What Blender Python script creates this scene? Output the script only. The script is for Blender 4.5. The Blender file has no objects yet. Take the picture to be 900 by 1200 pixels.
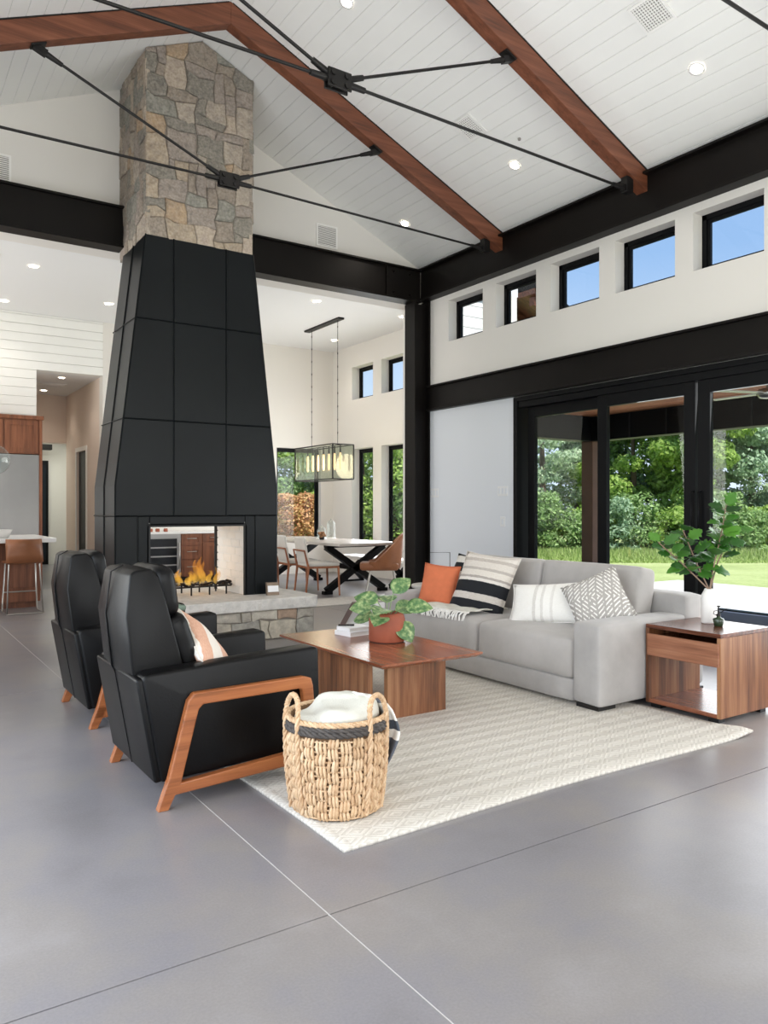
import bpy, bmesh, math, random
import numpy as np
from mathutils import Vector, Matrix, Euler
R = math.radians
PI = math.pi
rng = random.Random(7)
sc = bpy.context.scene
COL = sc.collection

# ------------------------------------------------------------------ camera
cam_d = bpy.data.cameras.new('camera')
cam = bpy.data.objects.new('camera', cam_d); COL.objects.link(cam)
cam.location = (0, 0, 1.27)
cam.rotation_euler = (R(90), 0, R(-33.8))
cam_d.sensor_fit = 'HORIZONTAL'
cam_d.sensor_width = 36.0
cam_d.lens = 36.0 * 904 / 900
cam_d.shift_y = -4 / 900
cam_d.clip_start = 0.05; cam_d.clip_end = 300
sc.camera = cam
# ------------------------------------------------------------------ view
sc.view_settings.view_transform = 'Standard'
sc.view_settings.look = 'None'
sc.view_settings.gamma = 1
sc.view_settings.use_curve_mapping = False
sc.view_settings.exposure = 0.45
# ------------------------------------------------------------------ world: clear blue sky, paler at the horizon
W = bpy.data.worlds.new('sky'); sc.world = W; W.use_nodes = True
nt = W.node_tree; nt.nodes.clear()
tc = nt.nodes.new('ShaderNodeTexCoord'); sx = nt.nodes.new('ShaderNodeSeparateXYZ')
rp = nt.nodes.new('ShaderNodeValToRGB'); bg = nt.nodes.new('ShaderNodeBackground'); wo = nt.nodes.new('ShaderNodeOutputWorld')
nt.links.new(tc.outputs['Generated'], sx.inputs[0]); nt.links.new(sx.outputs['Z'], rp.inputs[0])
nt.links.new(rp.outputs[0], bg.inputs[0]); nt.links.new(bg.outputs[0], wo.inputs[0])
rp.color_ramp.elements[0].position = 0.0; rp.color_ramp.elements[0].color = (0.72, 0.82, 0.95, 1)
rp.color_ramp.elements[1].position = 0.75; rp.color_ramp.elements[1].color = (0.20, 0.34, 0.66, 1)
e = rp.color_ramp.elements.new(0.3); e.color = (0.27, 0.43, 0.70, 1)
bg.inputs[1].default_value = 1.0
# ------------------------------------------------------------------ sun
sd = bpy.data.lights.new('sun', 'SUN'); sun = bpy.data.objects.new('sun', sd); COL.objects.link(sun)
sd.energy = 5.6; sd.angle = R(0.6); sd.color = (1, 0.96, 0.9)
sun.rotation_euler = Vector((-0.04, -0.75, 1.25)).to_track_quat('Z', 'Y').to_euler()

def area(name, loc, aim, sx_, sy_, power, col=(1, 1, 1)):
    d = bpy.data.lights.new(name, 'AREA'); o = bpy.data.objects.new(name, d); COL.objects.link(o)
    d.shape = 'RECTANGLE'; d.size = sx_; d.size_y = sy_; d.energy = power; d.color = col
    o.location = loc
    o.rotation_euler = (Vector(loc) - Vector(aim)).to_track_quat('Z', 'Y').to_euler()
    return o
# area lamps for daylight; the left, front and kitchen ones are added interior fill
area('fill_left_doors', (-0.55, 2.0, 1.3), (5, 2.0, 1.5), 6.6, 2.2, 140, (0.88, 0.94, 1))
area('fill_front_doors', (2.7, -3.5, 1.9), (2.7, 5, 3.4), 5.6, 3.2, 165, (1, 0.99, 0.97))
area('daylight_right_doors', (6.02, 1.8, 1.3), (0, 1.8, 2.0), 6.0, 2.2, 120, (0.95, 0.98, 1))
area('daylight_dining_windows', (7.6, 10.9, 1.5), (3, 10.9, 1.5), 3.0, 1.8, 75, (0.95, 0.98, 1))
area('fill_kitchen_left', (-3.4, 10.5, 1.8), (3, 10.5, 1.8), 4.5, 2.4, 190, (1, 0.98, 0.95))  # added fill lamp, no kitchen window stands on this side

# ================================================================== materials
def lin(c):
    return tuple((x / 12.92 if x <= 0.04045 else ((x + 0.055) / 1.055) ** 2.4) for x in c)
def hexc(h):
    h = h.lstrip('#'); return lin(tuple(int(h[i:i + 2], 16) / 255 for i in (0, 2, 4))) + (1,)
class NT:
    def __init__(s, name):
        s.m = bpy.data.materials.new(name); s.m.use_nodes = True; s.t = s.m.node_tree
        s.b = s.t.nodes['Principled BSDF']; s.out = s.t.nodes['Material Output']
        s._c = None
    def n(s, typ, **kw):
        x = s.t.nodes.new('ShaderNode' + typ)
        for k, v in kw.items():
            if k in x.inputs: x.inputs[k].default_value = v
            else: setattr(x, k, v)
        return x
    def l(s, a, b): s.t.links.new(a, b)
    def co(s, scale=(1, 1, 1), rot=(0, 0, 0)):
        if s._c is None: s._c = s.n('TexCoord')
        mp = s.n('Mapping'); mp.inputs['Scale'].default_value = scale; mp.inputs['Rotation'].default_value = rot
        s.l(s._c.outputs['Object'], mp.inputs[0]); return mp.outputs[0]
    def ramp(s, fac, stops, interp='LINEAR'):
        r = s.n('ValToRGB'); r.color_ramp.interpolation = interp
        el = r.color_ramp.elements
        while len(el) < len(stops): el.new(0.5)
        for e_, (p, c) in zip(el, stops): e_.position = p; e_.color = c
        s.l(fac, r.inputs[0]); return r.outputs[0]
    def mix(s, f, a, b, typ='MIX'):
        x = s.n('Mix', data_type='RGBA', blend_type=typ)
        for sock, v in ((x.inputs[0], f), (x.inputs[6], a), (x.inputs[7], b)):
            if hasattr(v, 'is_linked') or hasattr(v, 'links'): s.l(v, sock)
            else: sock.default_value = v
        return x.outputs[2]
    def math(s, op, a, b=0.0):
        x = s.n('Math', operation=op)
        for sock, v in ((x.inputs[0], a), (x.inputs[1], b)):
            if hasattr(v, 'links'): s.l(v, sock)
            else: sock.default_value = v
        return x.outputs[0]
    def noise(s, vec, scale, detail=4, rough=0.55):
        x = s.n('TexNoise'); x.inputs['Scale'].default_value = scale; x.inputs['Detail'].default_value = detail
        x.inputs['Roughness'].default_value = rough; s.l(vec, x.inputs['Vector']); return x.outputs['Fac']
    def bump(s, h, strength=0.3, dist=0.01):
        x = s.n('Bump'); x.inputs['Strength'].default_value = strength; x.inputs['Distance'].default_value = dist
        s.l(h, x.inputs['Height']); s.l(x.outputs[0], s.b.inputs['Normal'])

def plain(name, h, rough=0.5, metal=0.0, var=0.0, vscale=3.0, bump=0.0, bscale=60, dist=0.004, spec=None):
    N = NT(name); c = hexc(h)
    N.b.inputs['Roughness'].default_value = rough; N.b.inputs['Metallic'].default_value = metal
    if spec is not None: N.b.inputs['Specular IOR Level'].default_value = spec
    if var:
        f = N.noise(N.co(), vscale)
        d = tuple(max(0, x * (1 - var)) for x in c[:3]) + (1,); u = tuple(min(1, x * (1 + var)) for x in c[:3]) + (1,)
        N.l(N.ramp(f, [(0.3, d), (0.7, u)]), N.b.inputs['Base Color'])
    else:
        N.b.inputs['Base Color'].default_value = c
    if bump: N.bump(N.noise(N.co(), bscale, 5), bump, dist)
    return N.m
def wood(name, dark, mid, light, axis=0, rough=0.42, scale=1.0, planks=0.0):
    N = NT(name); s = [14 * scale] * 3; s[axis] = 0.9 * scale
    v = N.co(tuple(s)); f = N.noise(v, 1.6, 6, 0.6)
    s2 = [60 * scale] * 3; s2[axis] = 1.6 * scale
    g = N.noise(N.co(tuple(s2)), 2.0, 3)
    rnd = N.n('ObjectInfo').outputs['Random']
    f2 = N.math('ADD', f, N.math('MULTIPLY', N.math('SUBTRACT', g, 0.5), 0.35))
    if planks:
        pa = (axis + 1) % 3 if axis != 2 else 0
        sep = N.n('SeparateXYZ'); N.l(N.co(), sep.inputs[0])
        a = N.math('ADD', sep.outputs[0], sep.outputs[1]) if axis == 2 else sep.outputs[pa]
        fl = N.math('FLOOR', N.math('DIVIDE', a, planks))
        wn = N.n('TexWhiteNoise', noise_dimensions='1D'); N.l(fl, wn.inputs['W'])
        f2 = N.math('ADD', f2, N.math('MULTIPLY', N.math('SUBTRACT', wn.outputs['Value'], 0.5), 0.28))
    f2 = N.math('ADD', f2, N.math('MULTIPLY', N.math('SUBTRACT', rnd, 0.5), 0.08))
    N.l(N.ramp(f2, [(0.28, hexc(dark)), (0.5, hexc(mid)), (0.74, hexc(light))]), N.b.inputs['Base Color'])
    N.b.inputs['Roughness'].default_value = rough
    N.bump(g, 0.12, 0.002)
    return N.m
def emit(name, h, strength):
    N = NT(name); N.b.inputs['Base Color'].default_value = hexc(h)
    N.b.inputs['Emission Color'].default_value = hexc(h); N.b.inputs['Emission Strength'].default_value = strength
    return N.m
def glassy(name, tint='#ffffff', refl=0.06, ior=1.45, alpha=1.0):
    N = NT(name); t = N.n('BsdfTransparent'); t.inputs[0].default_value = hexc(tint)
    g = N.n('BsdfGlossy'); g.inputs['Roughness'].default_value = 0.02
    lw = N.n('LayerWeight'); lw.inputs[0].default_value = .5
    f = N.math('ADD', N.math('MULTIPLY', N.math('POWER', lw.outputs['Facing'], 4.0), .45), refl)
    mx = N.n('MixShader'); N.l(f, mx.inputs[0]); N.l(t.outputs[0], mx.inputs[1]); N.l(g.outputs[0], mx.inputs[2])
    N.l(mx.outputs[0], N.out.inputs[0]); return N.m
def leafmat(name, cols, rough=0.5, trans=0.3, random_in_mesh=True):
    N = NT(name)
    if random_in_mesh:
        gi = N.n('NewGeometry'); f = gi.outputs['Random Per Island']
    else:
        f = N.n('ObjectInfo').outputs['Random']
    k = len(cols)
    c = N.ramp(f, [(i / max(1, k - 1), hexc(h)) for i, h in enumerate(cols)])
    N.l(c, N.b.inputs['Base Color']); N.b.inputs['Roughness'].default_value = rough
    tr = N.n('BsdfTranslucent'); N.l(c, tr.inputs[0])
    mx = N.n('MixShader'); mx.inputs[0].default_value = trans
    N.l(N.b.outputs[0], mx.inputs[1]); N.l(tr.outputs[0], mx.inputs[2]); N.l(mx.outputs[0], N.out.inputs[0])
    return N.m

M = {}
M['wall'] = plain('wall_paint', '#e3dfd9', 0.85, bump=0.05, bscale=200)
M['wall_cool'] = plain('wall_paint_smooth', '#e8e8e8', 0.7)
M['board'] = plain('ceiling_board_paint', '#f1f0ec', 0.6, var=0.02, vscale=2, bump=0.05, bscale=40)
M['gapm'] = plain('ceiling_gap_paint', '#f1f0ec', 0.9)
M['steel'] = plain('black_steel', '#120f0d', 0.45, 0.0, var=0.25, vscale=2.5, bump=0.06, bscale=30, spec=0.18)
M['frame'] = plain('black_aluminium', '#0a0b0d', 0.45, 0.0, spec=0.16)
M['rod'] = plain('blackened_rod', '#1e1c1b', 0.45, 0.4)
M['panel'] = plain('black_steel_panel', '#0c1012', 0.40, 0.0, var=0.22, vscale=1.6, bump=0.12, bscale=30, spec=0.20)
M['seam'] = plain('dark_seam', '#0c0d0e', 0.6)
M['mortar'] = plain('mortar', '#8d857b', 0.95, bump=0.5, bscale=90)
M['white'] = plain('white_paint', '#f2f0ec', 0.6)
M['whitebrick'] = plain('white_brick', '#efece6', 0.8, var=0.03, bump=0.2, bscale=80)
M['slab'] = plain('leathered_limestone', '#d6d1ca', 0.75, var=0.12, vscale=14, bump=1.0, bscale=26, dist=0.02)
M['truss'] = wood('truss_fir', '#4d2a1b', '#6f3f29', '#855139', 0, 0.5, 0.8)
M['porchwood'] = wood('porch_cedar', '#8a5232', '#b3744b', '#cc8f66', 1, 0.6, 0.8)
M['walnut'] = wood('walnut_x', '#4c2818', '#7a4630', '#985f45', 1, 0.24, 0.9, planks=0.11)
M['walnut_v'] = wood('walnut_v', '#52301b', '#825233', '#a1734f', 2, 0.45, 0.9, planks=0.07)
M['walnut_h'] = wood('walnut_h', '#6e432c', '#905d43', '#ad7b5c', 1, 0.4, 0.9)
M['chairwood'] = wood('oiled_beech', '#74401d', '#985830', '#ab6a3e', 0, 0.38, 1.2)
M['cabwood'] = wood('cabinet_wood', '#5d3521', '#7f4c31', '#935c3e', 2, 0.45, 0.8)
M['dinwood'] = wood('dining_chair_wood', '#7f4a2c', '#9d6240', '#b07450', 2, 0.45, 1.2)
M['leather'] = plain('black_leather', '#050506', 0.38, var=0.2, vscale=7, bump=0.25, bscale=90, dist=0.002, spec=0.22)
M['cognac'] = plain('cognac_leather', '#8f5a39', 0.45, var=0.15, vscale=6)
M['dinfab'] = plain('ivory_upholstery', '#d9d5ce', 0.9, bump=0.2, bscale=250)
M['stainless'] = plain('stainless_steel', '#a5a3a1', 0.36, 0.9, var=0.05, vscale=2)
M['nickel'] = plain('brushed_nickel', '#b9b6b0', 0.3, 0.9)
M['quartz'] = plain('white_quartz', '#efedea', 0.25)
M['darkglass'] = plain('dark_glass', '#232629', 0.08)
M['glass'] = glassy('window_glass', '#fbfdfd', 0.015)
M['thinglass'] = glassy('clear_glass', '#f1f5f4', 0.05)
M['seedglass'] = glassy('seeded_glass', '#eef1ec', 0.05)
M['lampdisc'] = emit('downlight_glow', '#fff3e2', 16)
M['bulb'] = emit('filament_glow', '#ffc98d', 2.2)
M['bulbglass'] = emit('tube_bulb_glow', '#ffcfa0', 0.9)
M['ventm'] = plain('vent_grey', '#8d8984', 0.6)
M['terracotta'] = plain('terracotta', '#9a5138', 0.6, var=0.14, vscale=9, bump=0.1, bscale=60)
M['soil'] = plain('soil', '#3a2b20', 0.95, bump=0.8, bscale=80)
M['ceramic'] = plain('white_ceramic', '#eeebe6', 0.55, bump=0.05, bscale=40)
M['paper'] = plain('white_book', '#efeeee', 0.6)
M['cream_throw'] = plain('cream_wool', '#d9d7cc', 0.95, var=0.05, vscale=12, bump=0.7, bscale=160, dist=0.004)
M['black_feet'] = plain('black_feet', '#151312', 0.5)
M['greenglass'] = glassy('green_glass', '#4f6f4c', 0.1)
M['greenbody'] = plain('dark_green_glass_body', '#2c3a26', 0.12, var=0.3, vscale=30)
M['sagecandle'] = plain('sage_glass', '#a9b6a8', 0.15)
M['blacktray'] = plain('black_tray', '#25201c', 0.5)
M['bark'] = plain('tree_bark', '#5d4c3c', 0.9, var=0.2, bump=0.6, bscale=15)
M['postwood'] = plain('stained_porch_post', '#6b4d3b', 0.7, var=0.15)
M['siding'] = plain('white_siding', '#e9e8e4', 0.7)
M['brownflower'] = plain('dried_flower', '#86603f', 0.8, var=0.3, vscale=30)
M['branch'] = plain('branch_bark', '#8c7462', 0.8)
M['orange'] = plain('burnt_orange_linen', '#d0734d', 0.9, var=0.05, vscale=20, bump=0.3, bscale=220, dist=0.002)
M['iron'] = plain('wrought_iron', '#1a1411', 0.6, 0.3)

def m_floor():
    N = NT('polished_concrete'); v = N.co()
    f1 = N.noise(v, 0.55, 3, 0.55); f2 = N.noise(v, 2.3, 6, 0.62); f3 = N.noise(v, 120, 2)
    f = N.math('ADD', N.math('MULTIPLY', f1, 0.5), N.math('MULTIPLY', f2, 0.5))
    c = N.ramp(f, [(0.30, hexc('#6f6c6e')), (0.46, hexc('#7f7c80')), (0.55, hexc('#86817f')), (0.72, hexc('#979394'))])
    c = N.mix(0.12, c, N.ramp(f3, [(0.2, hexc('#5f5c5c')), (0.8, hexc('#bcb8b7'))]))
    N.l(c, N.b.inputs['Base Color']); N.b.inputs['Roughness'].default_value = 0.30
    return N.m
M['floor'] = m_floor()
M['joint'] = plain('joint_filler', '#6f6b69', 0.9)
def m_stone():
    N = NT('field_stone'); r = N.n('ObjectInfo').outputs['Random']
    base = N.ramp(r, [(0.0, hexc('#9a9085')), (0.16, hexc('#b8afa4')), (0.32, hexc('#87857e')), (0.46, hexc('#b7a996')),
                      (0.6, hexc('#9f9690')), (0.72, hexc('#c3b9ab')), (0.84, hexc('#8f928c')), (0.93, hexc('#b9a184')), (0.97, hexc('#a89f93'))], 'CONSTANT')
    f = N.noise(N.co(), 14, 6, 0.65); f2 = N.noise(N.co(), 45, 4)
    c = N.mix(0.55, base, N.ramp(f, [(0.3, hexc('#5b534b')), (0.5, hexc('#a39788')), (0.72, hexc('#d3c8b8'))]), 'OVERLAY')
    c = N.mix(0.25, c, N.ramp(f2, [(0.35, hexc('#615b55')), (0.65, hexc('#cfc7bc'))]))
    N.l(c, N.b.inputs['Base Color']); N.b.inputs['Roughness'].default_value = 0.9
    N.bump(f, 0.7, 0.02); return N.m
M['stone'] = m_stone()
def m_hstone():
    N = NT('pale_hearth_stone'); r = N.n('ObjectInfo').outputs['Random']
    base = N.ramp(r, [(0.0, hexc('#b3ada4')), (0.25, hexc('#c5bfb5')), (0.5, hexc('#a7a49d')), (0.75, hexc('#bdb6a9')), (0.95, hexc('#b39c8a'))], 'CONSTANT')
    f = N.noise(N.co(), 14, 6, 0.65)
    c = N.mix(0.5, base, N.ramp(f, [(0.3, hexc('#77736d')), (0.5, hexc('#b5b0a6')), (0.72, hexc('#e6e1d6'))]), 'OVERLAY')
    N.l(c, N.b.inputs['Base Color']); N.b.inputs['Roughness'].default_value = 0.9
    N.bump(f, 0.6, 0.02); return N.m
M['hstone'] = m_hstone()
def m_fabric(name, a, b, scale=7, bscale=260, strength=0.25):
    N = NT(name); f = N.noise(N.co(), scale, 5, 0.6); g = N.noise(N.co(), bscale, 2)
    N.l(N.ramp(f, [(0.32, hexc(a)), (0.68, hexc(b))]), N.b.inputs['Base Color'])
    N.b.inputs['Roughness'].default_value = 0.95
    N.b.inputs['Sheen Weight'].default_value = 0.25; N.bump(g, strength, 0.002); return N.m
M['sofa'] = m_fabric('grey_velvet', '#9f9b98', '#b0aca9', 3.5)
M['sofac'] = m_fabric('grey_velvet_cushion', '#a39e9a', '#b3aeaa', 3.0)
def m_rug():
    N = NT('woven_rug'); v = N.co((1, 1, 1), (0, 0, 0)); sep = N.n('SeparateXYZ'); N.l(v, sep.inputs[0])
    def tri(a, p):
        x = N.math('DIVIDE', a, p); x = N.math('FRACT', x); return N.math('ABSOLUTE', N.math('SUBTRACT', x, 0.5))
    d = N.math('ADD', tri(sep.outputs[0], 0.15), tri(sep.outputs[1], 0.105))
    ring = N.math('FRACT', N.math('MULTIPLY', d, 4.0))
    n = N.noise(N.co(), 130, 3)
    k = N.math('ADD', ring, N.math('MULTIPLY', N.math('SUBTRACT', n, 0.5), 1.1))
    N.l(N.ramp(k, [(0.15, hexc('#c6c0b6')), (0.85, hexc('#ddd8cf'))]), N.b.inputs['Base Color'])
    N.b.inputs['Roughness'].default_value = 0.98; N.bump(k, 0.5, 0.006); return N.m
M['rug'] = m_rug()
M['rug2'] = plain('pale_dining_rug', '#c2bdb7', 0.95, var=0.12, vscale=20, bump=0.6, bscale=90)
def m_stripes(name, stops, axis=1, noise=0.05, base_noise=40, size=0.25):
    """stripes across local axis; stops are (pos 0..1, hex) over -size..size"""
    N = NT(name); sep = N.n('SeparateXYZ'); N.l(N.co(), sep.inputs[0])
    a = N.math('ADD', N.math('MULTIPLY', sep.outputs[axis], 0.5 / size), 0.5)
    n = N.noise(N.co((1, 1, 1)), base_noise, 3)
    a2 = N.math('ADD', a, N.math('MULTIPLY', N.math('SUBTRACT', n, 0.5), noise * 0.4))
    c = N.ramp(a2, [(p, hexc(h)) for p, h in stops], 'CONSTANT')
    c = N.mix(0.22, c, N.ramp(N.noise(N.co((1, 6, 1)), 60, 3), [(0.3, hexc('#6b625a')), (0.7, hexc('#fffdf8'))]), 'OVERLAY')
    N.l(c, N.b.inputs['Base Color']); N.b.inputs['Roughness'].default_value = 0.95
    N.bump(N.noise(N.co((1, 1, 1)), 240, 2), 0.3, 0.002); return N.m
M['stripe1'] = m_stripes('black_and_oat_stripes', [(0.0, '#d8d0c8'), (0.06, '#191b20'), (0.20, '#c9c1b9'), (0.31, '#191b20'), (0.51, '#ddd6ce'), (0.56, '#a8a099'), (0.60, '#d9d1c7'), (0.70, '#b5ada5'), (0.75, '#d5cdc4'), (0.86, '#bbb2aa'), (0.92, '#dcd5cd')], 1)
M['stripe2'] = m_stripes('ivory_and_black_stripes', [(0.0, '#d9d4cb'), (0.2, '#d9d4cb'), (0.62, '#16181c'), (0.78, '#ddd8d0'), (0.92, '#16181c')], 1)
M['stripe3'] = m_stripes('white_with_faint_bands', [(0.0, '#ebe8e2'), (0.34, '#d2cec8'), (0.39, '#ebe8e2'), (0.46, '#d6d2cc'), (0.50, '#ebe8e2'), (0.60, '#dcd8d2'), (0.64, '#ebe8e2')], 0, size=0.26)
M['stripe4'] = m_stripes('blush_and_cream_pillow', [(0.0, '#e8e1d7'), (0.34, '#d8ac95'), (0.52, '#e5ddd3'), (0.70, '#d6a890'), (0.84, '#e6dfd6')], 1, 0.12, 12)
M['throw2'] = m_stripes('white_throw_navy_bands', [(0.0, '#5a5f69'), (0.34, '#e9e6de'), (0.44, '#4a505a'), (0.54, '#e9e6de'), (0.72, '#60646c'), (0.78, '#e9e6de')], 2, size=0.2)
def m_tribal():
    N = NT('grey_pillow_white_marks'); sep = N.n('SeparateXYZ'); N.l(N.co((1, 1, 1), (0, 0, 0.3)), sep.inputs[0])
    x = N.math('ABSOLUTE', sep.outputs[0]); y = N.math('ABSOLUTE', sep.outputs[1])
    r1 = N.math('FRACT', N.math('MULTIPLY', N.math('ADD', x, y), 30))
    r2 = N.math('FRACT', N.math('MULTIPLY', sep.outputs[0], 19))
    a = N.math('GREATER_THAN', r1, 0.62); b = N.math('GREATER_THAN', r2, 0.22)
    n = N.math('GREATER_THAN', N.noise(N.co(), 60, 2), 0.40)
    f = N.math('MULTIPLY', N.math('MULTIPLY', a, b), n)
    N.l(N.mix(f, hexc('#a8a39d'), hexc('#ece9e4')), N.b.inputs['Base Color'])
    N.b.inputs['Roughness'].default_value = 0.95; N.bump(f, 0.3, 0.004); return N.m
M['tribal'] = m_tribal()
def m_wicker(name, cols):
    N = NT(name); gi = N.n('NewGeometry')
    c = N.ramp(gi.outputs['Random Per Island'], [(i / (len(cols) - 1), hexc(h)) for i, h in enumerate(cols)])
    n = N.noise(N.co((1, 1, 0.25)), 260, 2)
    c = N.mix(0.3, c, N.ramp(n, [(0.35, hexc('#8d6c4b')), (0.65, hexc('#e8d2b4'))]), 'MIX' if len(cols) > 4 else 'MULTIPLY')
    N.l(c, N.b.inputs['Base Color']); N.b.inputs['Roughness'].default_value = 0.7; return N.m
M['wicker'] = m_wicker('water_hyacinth', ['#b58e66', '#d0ac83', '#dcbb94', '#c49c74', '#e3c9a6'])
M['wickerdark'] = m_wicker('dark_wicker', ['#2c2b2c', '#3c3a3a', '#55504d', '#2a2929'])
M['basketin'] = plain('basket_inside', '#6e5238', 0.95)
M['leaf_fig'] = leafmat('fig_leaf', ['#24521a', '#3a7426', '#68a23c', '#46763a', '#2d5f20'], 0.35, 0.3, False)
M['leaf_pothos'] = leafmat('variegated_leaf', ['#7c9a62', '#9cb47c', '#5f8052', '#b4c48c'], 0.4, 0.25, False)
def m_pothos():
    N = NT('variegated_pothos'); n = N.noise(N.co((1, 1, 1)), 38, 3)
    c = N.ramp(n, [(0.40, hexc('#4a7043')), (0.52, hexc('#728f5a')), (0.70, hexc('#b4c08a'))])
    N.l(c, N.b.inputs['Base Color']); N.b.inputs['Roughness'].default_value = 0.4; return N.m
M['pothos'] = m_pothos()
M['eucalyptus'] = plain('grey_green_foliage', '#6f8070', 0.7)
M['grass'] = leafmat('lawn_grass', ['#7f9a48', '#96ad5c', '#aabb70', '#b9c582'], 0.8, 0.2)
def m_lawn():
    N = NT('lawn_turf'); f = N.noise(N.co((1, 1, 1)), 0.5, 6, 0.7); g = N.noise(N.co(), 12, 4, 0.7)
    c = N.ramp(f, [(0.35, hexc('#8b9655')), (0.5, hexc('#9ca663')), (0.65, hexc('#b2b87c'))])
    c = N.mix(0.35, c, N.ramp(g, [(0.3, hexc('#6b7a40')), (0.7, hexc('#b9c48c'))]))
    N.l(c, N.b.inputs['Base Color']); N.b.inputs['Roughness'].default_value = 0.95; return N.m
M['lawn'] = m_lawn()
M['patio'] = plain('patio_concrete', '#d2cec8', 0.85, var=0.05, vscale=3)
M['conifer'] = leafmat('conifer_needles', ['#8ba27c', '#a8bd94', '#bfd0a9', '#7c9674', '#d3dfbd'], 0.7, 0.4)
M['decid'] = leafmat('broadleaf_green', ['#76983f', '#97b552', '#b0c968', '#83a34a', '#c6da84'], 0.7, 0.5)
M['mapleg'] = leafmat('mid_green_foliage', ['#6d8e4c', '#8cab64', '#a7c27e', '#668748', '#bbd096'], 0.7, 0.4)
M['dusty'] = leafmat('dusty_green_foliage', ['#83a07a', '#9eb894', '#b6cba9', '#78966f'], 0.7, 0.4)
M['copper'] = leafmat('copper_foliage', ['#b0774a', '#d09a68', '#dcae7c', '#b9a35c', '#98603e'], 0.6, 0.35)

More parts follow.
